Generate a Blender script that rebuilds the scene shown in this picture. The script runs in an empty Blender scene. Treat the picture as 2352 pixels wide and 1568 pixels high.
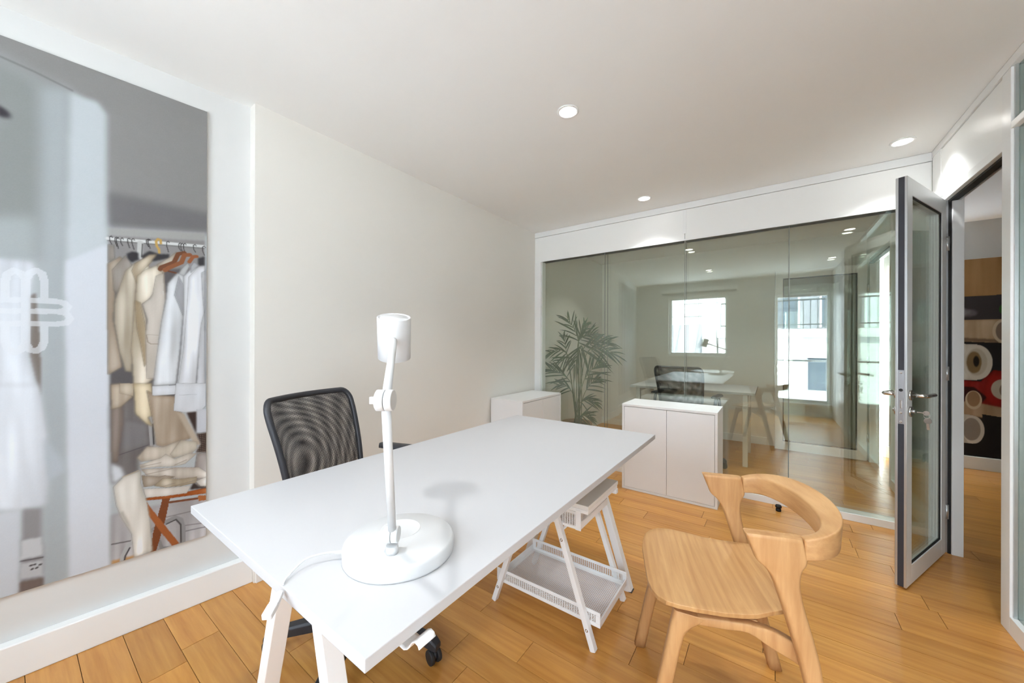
import bpy, bmesh, math, random
import numpy as np
from mathutils import Vector, Matrix, Euler

S = bpy.context.scene
COL = S.collection
RND = random.Random(11)
PI = math.pi

# ------------------------------------------------------------------ camera
FPX, CAM_H, YAW = 834.0, 1.2175, 0.6217
cam = bpy.data.cameras.new('camera')
cam.sensor_fit = 'HORIZONTAL'; cam.sensor_width = 36.0
cam.lens = FPX / 2352 * 36
cam.shift_y = 4.3 / 2352
cam.clip_start = 0.02
camo = bpy.data.objects.new('camera', cam); COL.objects.link(camo)
camo.matrix_world = (Matrix.Translation((0, 0, CAM_H)) @ Matrix.Rotation(YAW, 4, 'Z')
                     @ Matrix.Rotation(PI / 2, 4, 'X') @ Matrix.Rotation(0.0028, 4, 'Z'))
S.camera = camo

# ------------------------------------------------------------------ sky, exposure
world = bpy.data.worlds.new('overcast_sky'); S.world = world; world.use_nodes = True
bg = world.node_tree.nodes['Background']
bg.inputs['Color'].default_value = (0.83, 0.935, 1.05, 1)
bg.inputs['Strength'].default_value = 10.5
S.view_settings.view_transform = 'Standard'
S.view_settings.look = 'None'
S.view_settings.gamma = 1.0
S.view_settings.use_curve_mapping = False
S.view_settings.exposure = 0.52
S.cycles.use_denoising = True
S.cycles.transparent_max_bounces = 16
S.cycles.max_bounces = 9
S.cycles.diffuse_bounces = 5
S.cycles.glossy_bounces = 5
S.cycles.use_adaptive_sampling = True
S.cycles.adaptive_threshold = 0.035
S.cycles.sample_clamp_indirect = 8.0
DOWNLIGHT_W = 3.1

# sun behind our own building: it strikes the white house across the street, never this room directly
sun = bpy.data.lights.new('sun', 'SUN'); sun.energy = 34.0; sun.angle = math.radians(1.5); sun.color = (1.0, .97, .93)
suno = bpy.data.objects.new('sun', sun); COL.objects.link(suno)
suno.rotation_euler = (math.radians(-42), 0, math.radians(-12))

# room planes (metres): X to the right along the glass wall, Y away along the left wall
XL, XR, YG, H = -2.13, 0.818, 3.405, 2.43
YB = -1.05           # window wall behind the camera
YF = 5.36            # back wall of the neighbouring office
YC = 5.54            # end wall of the corridor
XC = 2.45            # outer corridor wall
def xnear(y): return -2.192 - 0.1 * (0.713 - y)      # the poster wall runs slightly askew

def portal(name, loc, rx, sx, sy):
    l = bpy.data.lights.new(name, 'AREA'); l.shape = 'RECTANGLE'; l.size = sx; l.size_y = sy
    l.cycles.is_portal = True
    o = bpy.data.objects.new(name, l); COL.objects.link(o)
    o.location = loc; o.rotation_euler = (rx, 0, 0)
portal('sky_portal_window', (-1.2, YB - 0.16, 1.57), PI / 2, 1.04, 1.16)
portal('sky_portal_balcony', (0.41, YB - 0.16, 1.15), PI / 2, 0.76, 1.86)

# ------------------------------------------------------------------ helpers
def lin(c):
    c = np.asarray(c, float) / 255.0
    return np.where(c <= 0.04045, c / 12.92, ((c + 0.055) / 1.055) ** 2.4)
def rgba(c): return tuple(float(v) for v in lin(c)) + (1.0,)

class MB:
    def __init__(s): s.v = []; s.f = []; s.sm = []
    def add(s, vs, fs, smooth=False):
        b = len(s.v); s.v += [tuple(v) for v in vs]
        for f in fs: s.f.append(tuple(b + i for i in f)); s.sm.append(smooth)
        return s
    def box(s, x0, x1, y0, y1, z0, z1):
        return s.add([(x0,y0,z0),(x1,y0,z0),(x1,y1,z0),(x0,y1,z0),(x0,y0,z1),(x1,y0,z1),(x1,y1,z1),(x0,y1,z1)],
                     [(0,3,2,1),(4,5,6,7),(0,1,5,4),(1,2,6,5),(2,3,7,6),(3,0,4,7)])
    def beam(s, a, b, w, t, up=(0,0,1), w2=None, t2=None):
        a = Vector(a); b = Vector(b); d = (b - a).normalized()
        u = Vector(up); x = d.cross(u)
        if x.length < 1e-4: x = d.cross(Vector((1,0,0)))
        x.normalize(); y = x.cross(d)
        w2 = w if w2 is None else w2; t2 = t if t2 is None else t2
        vs = []
        for p, ww, tt in ((a, w, t), (b, w2, t2)):
            for i, j in ((-1,-1),(1,-1),(1,1),(-1,1)): vs.append(p + x * (i*ww/2) + y * (j*tt/2))
        return s.add(vs, [(3,2,1,0),(4,5,6,7),(0,1,5,4),(1,2,6,5),(2,3,7,6),(3,0,4,7)])
    def tube(s, pts, r, n=12, closed=False, caps=True):
        pts = [Vector(p) for p in pts]; m = len(pts)
        rr = r if isinstance(r, (list, tuple)) else [r] * m
        prev = None; rings = []
        for i, p in enumerate(pts):
            if closed: t = (pts[(i+1) % m] - pts[i-1]).normalized()
            else: t = (pts[min(i+1, m-1)] - pts[max(i-1, 0)]).normalized()
            if prev is None:
                a = t.orthogonal().normalized()
            else:
                a = (prev - t * prev.dot(t)); a = a.normalized() if a.length > 1e-6 else t.orthogonal().normalized()
            prev = a; b = t.cross(a)
            rings.append([p + (a * math.cos(2*PI*k/n) + b * math.sin(2*PI*k/n)) * rr[i] for k in range(n)])
        vs = [q for ring in rings for q in ring]; fs = []
        for i in range(m if closed else m - 1):
            j = (i + 1) % m
            for k in range(n):
                fs.append((i*n+k, i*n+(k+1) % n, j*n+(k+1) % n, j*n+k))
        s.add(vs, fs, True)
        if caps and not closed:
            b = len(s.v) - len(vs)
            s.f.append(tuple(b + k for k in reversed(range(n)))); s.sm.append(False)
            s.f.append(tuple(b + (m-1)*n + k for k in range(n))); s.sm.append(False)
        return s
    def lathe(s, prof, c=(0,0,0), axis=(0,0,1), n=40, smooth=True):
        ax = Vector(axis).normalized(); a = ax.orthogonal().normalized(); b = ax.cross(a); c = Vector(c)
        vs = []
        for r, h in prof:
            for k in range(n):
                vs.append(c + ax*h + (a*math.cos(2*PI*k/n) + b*math.sin(2*PI*k/n))*r)
        fs = []
        for i in range(len(prof)-1):
            for k in range(n): fs.append((i*n+k, i*n+(k+1) % n, (i+1)*n+(k+1) % n, (i+1)*n+k))
        s.add(vs, fs, smooth)
        b0 = len(s.v) - len(vs)
        if prof[0][0] > 1e-5: s.f.append(tuple(b0 + k for k in reversed(range(n)))); s.sm.append(False)
        if prof[-1][0] > 1e-5: s.f.append(tuple(b0 + (len(prof)-1)*n + k for k in range(n))); s.sm.append(False)
        return s
    def prism(s, poly, z0, z1):
        n = len(poly)
        return s.add([(x,y,z0) for x,y in poly] + [(x,y,z1) for x,y in poly],
                     [tuple(reversed(range(n))), tuple(range(n,2*n))] + [(i,(i+1) % n,n+(i+1) % n,n+i) for i in range(n)])
    def rings(s, rings, caps=True, smooth=False):
        n = len(rings[0]); b = len(s.v)
        for r in rings: s.v += [tuple(p) for p in r]
        for i in range(len(rings)-1):
            for k in range(n):
                s.f.append((b+i*n+k, b+i*n+(k+1) % n, b+(i+1)*n+(k+1) % n, b+(i+1)*n+k)); s.sm.append(smooth)
        if caps:
            s.f.append(tuple(b+k for k in reversed(range(n)))); s.sm.append(False)
            s.f.append(tuple(b+(len(rings)-1)*n+k for k in range(n))); s.sm.append(False)
        return s
    def grid(s, rows, smooth=True, flip=False):
        m = len(rows); n = len(rows[0]); b = len(s.v)
        for r in rows: s.v += [tuple(p) for p in r]
        for i in range(m-1):
            for k in range(n-1):
                q = (b+i*n+k, b+i*n+k+1, b+(i+1)*n+k+1, b+(i+1)*n+k)
                s.f.append(tuple(reversed(q)) if flip else q); s.sm.append(smooth)
        return s
    def build(s, name, mat, parent=None, bevel=0, seg=2, local=False, fix=True, auto=None):
        me = bpy.data.meshes.new(name)
        off = Vector((0,0,0))
        p = parent
        if not local:
            while p is not None: off += p.location; p = p.parent
        me.from_pydata([tuple(Vector(v) - off) for v in s.v], [], s.f)
        me.polygons.foreach_set('use_smooth', s.sm)
        if fix:
            bm = bmesh.new(); bm.from_mesh(me); bmesh.ops.recalc_face_normals(bm, faces=bm.faces); bm.to_mesh(me); bm.free()
        me.update()
        me.materials.append(mat)
        o = bpy.data.objects.new(name, me); COL.objects.link(o)
        if parent is not None: o.parent = parent
        if bevel:
            md = o.modifiers.new('bevel', 'BEVEL'); md.width = bevel; md.segments = seg; md.limit_method = 'ANGLE'; md.angle_limit = 0.6
            md.harden_normals = False
        return o

def tag(o, label, cat, group=None, kind=None):
    o['label'] = label; o['category'] = cat
    if group: o['group'] = group
    if kind: o['kind'] = kind
    return o
def thing(name, label, cat, loc=(0,0,0), rotz=0.0, group=None, kind=None):
    o = bpy.data.objects.new(name, None); COL.objects.link(o)
    o.empty_display_size = 0.1; o.location = loc; o.rotation_euler = (0, 0, rotz)
    return tag(o, label, cat, group, kind)
def copy_tree(o, parent=None):
    c = o.copy(); COL.objects.link(c); c.parent = parent
    for ch in list(o.children): copy_tree(ch, c)
    return c
def bx(name, mat, parent, x0, x1, y0, y1, z0, z1, bevel=0, local=False):
    return MB().box(x0,x1,y0,y1,z0,z1).build(name, mat, parent, bevel, local=local)

# ------------------------------------------------------------------ materials
def newmat(name):
    m = bpy.data.materials.new(name); m.use_nodes = True
    nt = m.node_tree; return m, nt.nodes, nt.links, nt.nodes['Principled BSDF']
def paint(name, c, rough=0.5, var=0.03, scale=6.0, bump=0.0, bscale=200.0, metal=0.0, spec=0.5, coat=0.0):
    m, N, L, B = newmat(name)
    tc = N.new('ShaderNodeTexCoord'); no = N.new('ShaderNodeTexNoise'); no.inputs['Scale'].default_value = scale
    no.inputs['Detail'].default_value = 4
    L.new(tc.outputs['Object'], no.inputs['Vector'])
    mx = N.new('ShaderNodeMix'); mx.data_type = 'RGBA'
    a = np.array(rgba(c)); lo = a.copy(); hi = a.copy(); lo[:3] *= 1-var; hi[:3] = np.minimum(hi[:3]*(1+var), .98)
    mx.inputs['A'].default_value = tuple(lo); mx.inputs['B'].default_value = tuple(hi)
    L.new(no.outputs['Fac'], mx.inputs['Factor']); L.new(mx.outputs['Result'], B.inputs['Base Color'])
    B.inputs['Roughness'].default_value = rough; B.inputs['Metallic'].default_value = metal
    B.inputs['Specular IOR Level'].default_value = spec
    if coat: B.inputs['Coat Weight'].default_value = coat
    if bump:
        n2 = N.new('ShaderNodeTexNoise'); n2.inputs['Scale'].default_value = bscale
        L.new(tc.outputs['Object'], n2.inputs['Vector'])
        bp = N.new('ShaderNodeBump'); bp.inputs['Strength'].default_value = bump; bp.inputs['Distance'].default_value = 0.002
        L.new(n2.outputs['Fac'], bp.inputs['Height']); L.new(bp.outputs['Normal'], B.inputs['Normal'])
    return m
def wood(name, dark, light, scale, rough=0.4, worldpos=False, vary=0.10, bump=0.08, rot=(0,0,0), figure=0.5, knots=False):
    """scale = (sx, sy, sz): small along the grain"""
    m, N, L, B = newmat(name)
    oi = N.new('ShaderNodeObjectInfo')
    if worldpos:
        g = N.new('ShaderNodeNewGeometry'); src = g.outputs['Position']
    else:
        t = N.new('ShaderNodeTexCoord'); src = t.outputs['Object']
    off = N.new('ShaderNodeVectorMath'); off.operation = 'MULTIPLY_ADD'
    cmb = N.new('ShaderNodeCombineXYZ')
    for i in range(3): L.new(oi.outputs['Random'], cmb.inputs[i])
    L.new(cmb.outputs[0], off.inputs[0]); off.inputs[1].default_value = (37.0, 11.0, 5.0); L.new(src, off.inputs[2])
    mp = N.new('ShaderNodeMapping'); mp.inputs['Rotation'].default_value = rot; mp.inputs['Scale'].default_value = scale
    L.new(off.outputs[0], mp.inputs['Vector'])
    n1 = N.new('ShaderNodeTexNoise'); n1.inputs['Scale'].default_value = 1.0; n1.inputs['Detail'].default_value = 8; n1.inputs['Roughness'].default_value = .62
    n1.inputs['Distortion'].default_value = .4
    L.new(mp.outputs[0], n1.inputs['Vector'])
    n2 = N.new('ShaderNodeTexNoise'); n2.inputs['Scale'].default_value = .16; n2.inputs['Detail'].default_value = 3; n2.inputs['Distortion'].default_value = 1.2
    L.new(mp.outputs[0], n2.inputs['Vector'])
    wv = N.new('ShaderNodeTexWave'); wv.wave_type = 'BANDS'; wv.bands_direction = 'Y'
    wv.inputs['Scale'].default_value = .22; wv.inputs['Distortion'].default_value = 7.0; wv.inputs['Detail'].default_value = 3; wv.inputs['Detail Scale'].default_value = .5
    L.new(mp.outputs[0], wv.inputs['Vector'])
    a1 = N.new('ShaderNodeMath'); a1.operation = 'MULTIPLY'; L.new(wv.outputs['Fac'], a1.inputs[0]); a1.inputs[1].default_value = figure
    a2 = N.new('ShaderNodeMath'); a2.operation = 'MULTIPLY_ADD'; L.new(n1.outputs['Fac'], a2.inputs[0]); a2.inputs[1].default_value = 1.0; L.new(a1.outputs[0], a2.inputs[2])
    a3 = N.new('ShaderNodeMath'); a3.operation = 'MULTIPLY_ADD'; L.new(n2.outputs['Fac'], a3.inputs[0]); a3.inputs[1].default_value = .8; L.new(a2.outputs[0], a3.inputs[2])
    cr = N.new('ShaderNodeValToRGB')
    mr = N.new('ShaderNodeMapRange'); mr.inputs['From Min'].default_value = .55; mr.inputs['From Max'].default_value = 1.25 + figure*.6
    L.new(a3.outputs[0], mr.inputs['Value']); L.new(mr.outputs[0], cr.inputs['Fac'])
    cr.color_ramp.elements[0].color = rgba(dark); cr.color_ramp.elements[1].color = rgba(light)
    hs = N.new('ShaderNodeHueSaturation')
    vr = N.new('ShaderNodeMapRange'); vr.inputs['To Min'].default_value = 1-vary; vr.inputs['To Max'].default_value = 1+vary
    L.new(oi.outputs['Random'], vr.inputs['Value']); L.new(vr.outputs[0], hs.inputs['Value'])
    L.new(cr.outputs['Color'], hs.inputs['Color']); L.new(hs.outputs[0], B.inputs['Base Color'])
    B.inputs['Roughness'].default_value = rough
    if bump:
        bp = N.new('ShaderNodeBump'); bp.inputs['Strength'].default_value = bump; bp.inputs['Distance'].default_value = .001
        L.new(n1.outputs['Fac'], bp.inputs['Height']); L.new(bp.outputs['Normal'], B.inputs['Normal'])
    return m
def glass(name, tint, f0=0.05):
    m = bpy.data.materials.new(name); m.use_nodes = True
    N = m.node_tree.nodes; L = m.node_tree.links
    N.remove(N['Principled BSDF'])
    tr = N.new('ShaderNodeBsdfTransparent'); tr.inputs['Color'].default_value = tuple(tint) + (1,)
    gl = N.new('ShaderNodeBsdfGlossy'); gl.inputs['Roughness'].default_value = 0.0; gl.inputs['Color'].default_value = (.93,.97,.95,1)
    lw = N.new('ShaderNodeLayerWeight'); lw.inputs['Blend'].default_value = .5
    pw = N.new('ShaderNodeMath'); pw.operation = 'POWER'; L.new(lw.outputs['Facing'], pw.inputs[0]); pw.inputs[1].default_value = 5
    sc = N.new('ShaderNodeMath'); sc.operation = 'MULTIPLY_ADD'; L.new(pw.outputs[0], sc.inputs[0]); sc.inputs[1].default_value = 1-f0; sc.inputs[2].default_value = f0
    mx = N.new('ShaderNodeMixShader'); L.new(sc.outputs[0], mx.inputs[0]); L.new(tr.outputs[0], mx.inputs[1]); L.new(gl.outputs[0], mx.inputs[2])
    L.new(mx.outputs[0], N['Material Output'].inputs['Surface'])
    return m
def emit(name, c, strength):
    m, N, L, B = newmat(name)
    no = N.new('ShaderNodeTexNoise'); no.inputs['Scale'].default_value = 3
    mr = N.new('ShaderNodeMapRange'); mr.inputs['To Min'].default_value = strength*.97; mr.inputs['To Max'].default_value = strength*1.03
    L.new(no.outputs['Fac'], mr.inputs['Value']); L.new(mr.outputs[0], B.inputs['Emission Strength'])
    B.inputs['Emission Color'].default_value = tuple(c) + (1,)
    return m
def mesh_weave(name, c, pu, pv, thr, axes=('Y','Z'), rough=.6, metal=0, rotate=0.0):
    """fine woven / punched sheet: real holes through transparency"""
    m, N, L, B = newmat(name)
    B.inputs['Base Color'].default_value = rgba(c); B.inputs['Roughness'].default_value = rough; B.inputs['Metallic'].default_value = metal
    tc = N.new('ShaderNodeTexCoord'); mp = N.new('ShaderNodeMapping'); mp.inputs['Rotation'].default_value = (rotate, 0, 0) if axes == ('Y','Z') else (0,0,rotate)
    L.new(tc.outputs['Object'], mp.inputs['Vector'])
    sp = N.new('ShaderNodeSeparateXYZ'); L.new(mp.outputs[0], sp.inputs[0])
    outs = []
    for a, p in zip(axes, (pu, pv)):
        k = N.new('ShaderNodeMath'); k.operation = 'MULTIPLY'; L.new(sp.outputs[a], k.inputs[0]); k.inputs[1].default_value = PI / p
        s = N.new('ShaderNodeMath'); s.operation = 'SINE'; L.new(k.outputs[0], s.inputs[0]); outs.append(s)
    ml = N.new('ShaderNodeMath'); ml.operation = 'MULTIPLY'; L.new(outs[0].outputs[0], ml.inputs[0]); L.new(outs[1].outputs[0], ml.inputs[1])
    ab = N.new('ShaderNodeMath'); ab.operation = 'ABSOLUTE'; L.new(ml.outputs[0], ab.inputs[0])
    gt = N.new('ShaderNodeMath'); gt.operation = 'GREATER_THAN'; L.new(ab.outputs[0], gt.inputs[0]); gt.inputs[1].default_value = thr
    tr = N.new('ShaderNodeBsdfTransparent'); mx = N.new('ShaderNodeMixShader')
    L.new(gt.outputs[0], mx.inputs[0]); L.new(B.outputs[0], mx.inputs[1]); L.new(tr.outputs[0], mx.inputs[2])
    L.new(mx.outputs[0], N['Material Output'].inputs['Surface'])
    return m

M = {}
M['ceiling'] = paint('ceiling_paint', (238,238,236), .9, .01)
M['beige'] = paint('beige_wall_paint', (231,228,221), .75, .012, 3, .03, 300)
M['white_wall'] = paint('white_wall_paint', (214,214,212), .6, .012, 3, .03, 300)
M['white_frame'] = paint('white_powder_coat', (240,241,240), .3, .01)
M['partition'] = paint('white_partition_panel', (243,244,242), .35, .01)
M['alu'] = paint('anodised_aluminium', (196,198,198), .32, .03, 20, 0, metal=.75)
M['gasket'] = paint('dark_grey_gasket', (52,54,62), .55, .05)
M['black_gap'] = paint('black_rubber_seal', (22,22,24), .6, .05)
M['floor_base'] = paint('dark_subfloor', (84,56,30), .8)
M['plank'] = wood('oak_parquet', (176,114,50), (214,158,84), (3.2, 46, 46), .28, True, .10, .04, figure=.10)
M['desk'] = paint('white_laminate', (191,190,191), .42, .006, 30)
M['desk_edge'] = paint('white_edge_banding', (240,240,238), .45, .006)
M['white_metal'] = paint('white_painted_steel', (240,240,240), .35, .01)
M['lamp_white'] = paint('white_lacquer', (206,206,206), .3, .006)
M['cab'] = paint('white_foil_cabinet', (236,236,236), .38, .006)
M['gap_shade_and_blind'] = paint('gap_shade_and_blind_grey', (120,118,115), .7)  # grey painted in for shade behind door gaps; also colours the blind roll
M['oak'] = wood('solid_oak', (168,117,69), (214,170,118), (45, 45, 4.5), .48, False, .02, .08, rot=(0,.25,0), figure=.15)
M['oak_seat'] = wood('oak_veneer_seat', (168,120,72), (210,166,112), (60, 4.0, 20), .45, False, .02, .06, rot=(0,0,PI/2), figure=.12)
M['oak_rail'] = wood('oak_back_rail', (168,119,71), (214,170,118), (30, 5, 45), .46, False, .02, .07, figure=.15)
M['black_plastic'] = paint('black_plastic', (44,45,50), .45, .08, 30, .1, 400)
M['black_fabric'] = paint('black_fabric', (38,38,42), .9, .15, 60, .3, 600)
M['tyre'] = paint('caster_tread', (38,38,40), .6, .1, 40)
M['mesh_front'] = mesh_weave('black_chair_mesh_front', (30,30,34), .0040, .0036, .44)
M['mesh_back'] = mesh_weave('black_chair_mesh_back', (26,26,30), .00418, .00374, .44, rotate=.03)
M['rack_mesh'] = mesh_weave('white_expanded_mesh', (235,235,235), .011, .006, .34, ('X','Z'))
M['rack_mesh_y'] = mesh_weave('white_expanded_mesh_side', (235,235,235), .011, .006, .34, ('Y','Z'))
M['rack_mesh_h'] = mesh_weave('white_expanded_mesh_floor', (232,232,234), .0075, .0075, .52, ('X','Y'))
M['chrome'] = paint('brushed_chrome', (200,198,194), .22, .04, 60, metal=1.0)
M['steel'] = paint('satin_steel', (176,176,178), .35, .05, 60, metal=1.0)
M['glass_wall'] = glass('partition_glass', (.955,.97,.945), .065)
M['glass_side'] = glass('side_panel_glass', (.86,.91,.89), .05)
M['glass_door'] = glass('door_glass', (.93,.95,.93), .045)
M['glass_win'] = glass('window_glass', (.97,.98,.98), .03)
M['glass_edge'] = paint('glass_joint_seal', (120,124,116), .4)
M['corridor_wall'] = paint('corridor_dimming_grey', (128,126,122), .8, .02)  # dark grey on an unseen wall, chosen to cut bounce light in the corridor
M['led'] = emit('led_disc', (1.0, .97, .92), 14.0)
M['leaf'] = paint('palm_leaf', (52,84,46), .45, .35, 14)
M['stem'] = paint('palm_stem', (92,110,58), .5, .25, 20)
M['soil'] = paint('potting_soil', (58,44,34), .95, .3, 60, .5, 80)
M['basket'] = paint('woven_basket', (150,118,84), .85, .3, 60, .6, 120)
M['facade'] = paint('pale_render', (200,202,204), .85, .05, 1.2)
M['zinc'] = paint('zinc_roof', (120,124,132), .5, .1, 2, metal=.2)
M['far_glass'] = paint('dark_window_glass', (70,80,92), .1, .1, 3)
M['railing'] = paint('dark_railing', (60,64,66), .5)
M['table_white'] = paint('white_round_top', (240,240,240), .3, .01)

# ------------------------------------------------------------------ structure: floor
floor = tag(bx('floor', M['floor_base'], None, -2.6, XC+.2, YB-.2, YC+.2, -.16, -.012), 'warm oak strip parquet floor of the office', 'floor', kind='structure')
pm = bpy.data.meshes.new('plank')
pm.from_pydata([(-.5,-.5,-1),(.5,-.5,-1),(.5,.5,-1),(-.5,.5,-1),(-.5,-.5,0),(.5,-.5,0),(.5,.5,0),(-.5,.5,0)], [],
               [(0,3,2,1),(4,5,6,7),(0,1,5,4),(1,2,6,5),(2,3,7,6),(3,0,4,7)])
pm.materials.append(M['plank'])
y = YB
row = 0
while y < YC:
    w = .1215
    x = -2.34 - RND.uniform(0, .5)
    while x < XC:
        if y > .15 and x < .95: ln = RND.uniform(.52, .98)
        else: ln = RND.uniform(1.3, 2.1)
        x0 = max(x, -2.34); x1 = min(x + ln, XC)
        if x1 - x0 > .03:
            o = bpy.data.objects.new('plank', pm); COL.objects.link(o); o.parent = floor
            o.location = ((x0+x1)/2, y + w/2, -RND.uniform(0, .0005)); o.scale = (x1-x0-.0020, w-.0018, .0115)
        x += ln
    y += w

# ceiling
tag(bx('ceiling', M['ceiling'], None, -2.7, XC+.2, YB-.2, YC+.2, H, H+.12), 'smooth white painted ceiling with recessed round lights', 'ceiling', kind='structure')

# left walls
tag(bx('wall_left', M['beige'], None, XL-.2, XL, .735, YC+.1, -.005, H), 'plain beige wall behind the office chair', 'wall', kind='structure')
yn0 = YB - .1
tag(MB().prism([(xnear(yn0)-.15, yn0), (xnear(yn0), yn0), (xnear(.735), .735), (xnear(.735)-.15, .735)], -.005, H).build('wall_near_left', M['white_wall']),
    'white wall carrying the large clothes-rail photo print', 'wall', kind='structure')
tag(MB().prism([(xnear(YB), YB), (xnear(YB)+.045, YB), (xnear(.735)+.045, .735), (xnear(.735), .735)], 0, .128).build('baseboard_near_left', M['white_frame'], None, .004),
    'deep white baseboard ledge under the clothes photo print', 'baseboard', kind='structure')
tag(bx('baseboard_left', M['white_frame'], None, XL, XL+.012, .74, YG-.05, 0, .10, .002), 'slim white baseboard along the beige wall', 'baseboard', kind='structure')

# window wall behind the camera
def wall_with_holes(name, mat, x0, x1, z0, z1, y0, y1, holes):
    mb = MB(); xs = sorted(set([x0, x1] + [h[0] for h in holes] + [h[1] for h in holes]))
    for a, b in zip(xs[:-1], xs[1:]):
        segs = [(z0, z1)]
        for hx0, hx1, hz0, hz1 in holes:
            if a >= hx0 - 1e-6 and b <= hx1 + 1e-6:
                segs = [(p, q) for p, q in ((z0, hz0), (hz1, z1)) if q - p > .002]
        for p, q in segs: mb.box(a, b, y0, y1, p, q)
    return mb.build(name, mat)
W1 = (-1.72, -.68, .99, 2.15); W2 = (.03, .79, .22, 2.08)
tag(wall_with_holes('wall_back', M['white_wall'], -2.7, XC+.1, -.005, H, YB-.16, YB, [W1, W2]), 'white window wall facing the glass partition', 'wall', kind='structure')
def window(name, label, wv, bars, rail=None):
    x0, x1, z0, z1 = wv
    t = thing(name, label, 'window', ((x0+x1)/2, YB-.1, z0), kind='structure')
    f = MB(); w = .05; ya, yb = YB-.12, YB-.06
    f.box(x0, x0+w, ya, yb, z0, z1); f.box(x1-w, x1, ya, yb, z0, z1); f.box(x0+w, x1-w, ya, yb, z0, z0+w); f.box(x0+w, x1-w, ya, yb, z1-w, z1)
    for b in bars: f.box(b-.035, b+.035, ya, yb, z0+w, z1-w)
    f.build('window_frame', M['white_frame'], t, .004)
    edges = [x0+w] + [q for b in bars for q in (b-.035, b+.035)] + [x1-w]
    for i in range(0, len(edges), 2):
        bx('window_pane', M['glass_win'], t, edges[i], edges[i+1], YB-.094, YB-.088, z0+w, z1-w)
    if rail: MB().tube([(x0-.01, YB-.19, rail), (x1+.01, YB-.19, rail)], .018).build('guard_rail', M['steel'], t)
    bx('window_sill', M['white_frame'], t, x0-.04, x1+.04, YB-.06, YB+.04, z0-.03, z0, .004)
    return t
window('window_1', 'square window looking onto roofs and sky', W1, [])
window('window_2', 'tall balcony window with a guard rail', W2, [], .93)
t = thing('roller_blind', 'grey roller blind cassette above the square window', 'blind', (-1.2, YB+.05, 2.22))
bx('cassette', M['white_frame'], t, -1.86, -.52, YB+.001, YB+.07, 2.24, 2.31, .008); MB().tube([(-1.84, YB+.04, 2.225), (-.54, YB+.04, 2.225)], .018).build('blind_roll', M['gap_shade_and_blind'], t)

# far room + corridor shell
tag(bx('wall_far', M['beige'], None, XL-.2, .86, YF, YF+.12, -.005, H), 'pale back wall of the neighbouring office behind the glass', 'wall', kind='structure')
tag(bx('baseboard_far', M['white_frame'], None, XL, -.05, YF-.012, YF, 0, .09, .002), 'white baseboard of the neighbouring office back wall', 'baseboard', kind='structure')
tag(bx('wall_corridor_end', M['white_wall'], None, .98, XC+.1, YC, YC+.12, -.005, H), 'white corridor end wall carrying the fabric rolls print', 'wall', kind='structure')
tag(bx('baseboard_corridor', M['white_frame'], None, .99, XC, YC-.03, YC, 0, .125, .004), 'white baseboard below the fabric rolls print', 'baseboard', kind='structure')
tag(bx('wall_corridor_side', M['corridor_wall'], None, XC, XC+.12, YB-.1, YC+.1, -.005, H), 'unseen outer corridor wall, grey chosen to dim the corridor', 'wall', kind='structure')

# ------------------------------------------------------------------ glass partition (double glazed, 8 cm deep)
gp = thing('wall_glass', 'floor-to-header glass partition with white header and frame', 'glass wall', (-.65, YG, 0), kind='structure')
ZG0, ZG1 = .05, 2.105
D = .09
JX = [-2.047, -1.330, -.613, .102, XR]
bx('header_panel', M['partition'], gp, -2.13, -.615, YG, YG+D, ZG1, 2.372)
bx('header_panel', M['partition'], gp, -.611, XR, YG, YG+D, ZG1, 2.372)
bx('header_trim', M['white_frame'], gp, -2.13, XR, YG-.006, YG+D+.006, 2.375, H-.001, .0015)
bx('header_trim', M['white_frame'], gp, -2.05, XR, YG-.004, YG+D+.004, ZG1, ZG1+.014, .0015)
bx('cover_strip', M['white_frame'], gp, -.628, -.602, YG-.003, YG, ZG1+.06, 2.372, .001)
bx('side_post', M['white_frame'], gp, -2.13, -2.054, YG-.004, YG+D+.004, 0, ZG1, .002)
bx('side_post', M['white_frame'], gp, -2.054, -2.04, YG+.012, YG+D-.012, ZG0, ZG1, .001)
bx('bottom_rail', M['white_frame'], gp, -2.054, XR, YG-.004, YG+D+.004, 0, ZG0, .002)
for i in range(4):
    for yy in (YG+.004, YG+D-.010):
        bx('glass_pane', M['glass_wall'], gp, JX[i]+.002, JX[i+1]-.002, yy, yy+.006, ZG0, ZG1)
for j in JX[1:4]:
    for yy in (YG+.0045, YG+D-.0095):
        bx('joint_seal', M['glass_edge'], gp, j-.002, j+.002, yy, yy+.005, ZG0, ZG1)

# ------------------------------------------------------------------ corridor wall with door opening (X = XR)
cw = thing('wall_right', 'white framed corridor wall with doorway and glazed side panel', 'wall', (XR, 2.5, 0), kind='structure')
XT = XR + .075
DY0, DY1, DZ = 2.535, 3.215, 2.062      # opening
bx('corner_panel', M['partition'], cw, XR, XT, 3.262, YG-.008, 0, H-.002)
bx('door_jamb', M['alu'], cw, XR-.002, XT, DY1, 3.258, 0, DZ+.045, .002)
bx('jamb_reveal', M['white_frame'], cw, XR+.03, XT, DY1-.022, DY1, 0, DZ, .002)
bx('jamb_seal', M['black_gap'], cw, XR+.018, XR+.030, DY1-.010, DY1, 0, DZ, 0)
bx('door_head', M['white_frame'], cw, XR-.002, XT, DY0, DY1, DZ, DZ+.045, .002)
bx('head_seal', M['black_gap'], cw, XR+.018, XR+.050, DY0, DY1, DZ-.012, DZ, 0)
bx('head_track', M['alu'], cw, XR+.052, XR+.062, DY0, DY1, DZ-.014, DZ, 0)
bx('over_door_panel', M['partition'], cw, XR+.004, XT, DY0-.002, 3.262, DZ+.049, 2.385)
bx('ceiling_trim', M['white_frame'], cw, XR-.004, XT, -.9, YG-.008, 2.389, H-.002, .001)
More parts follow.
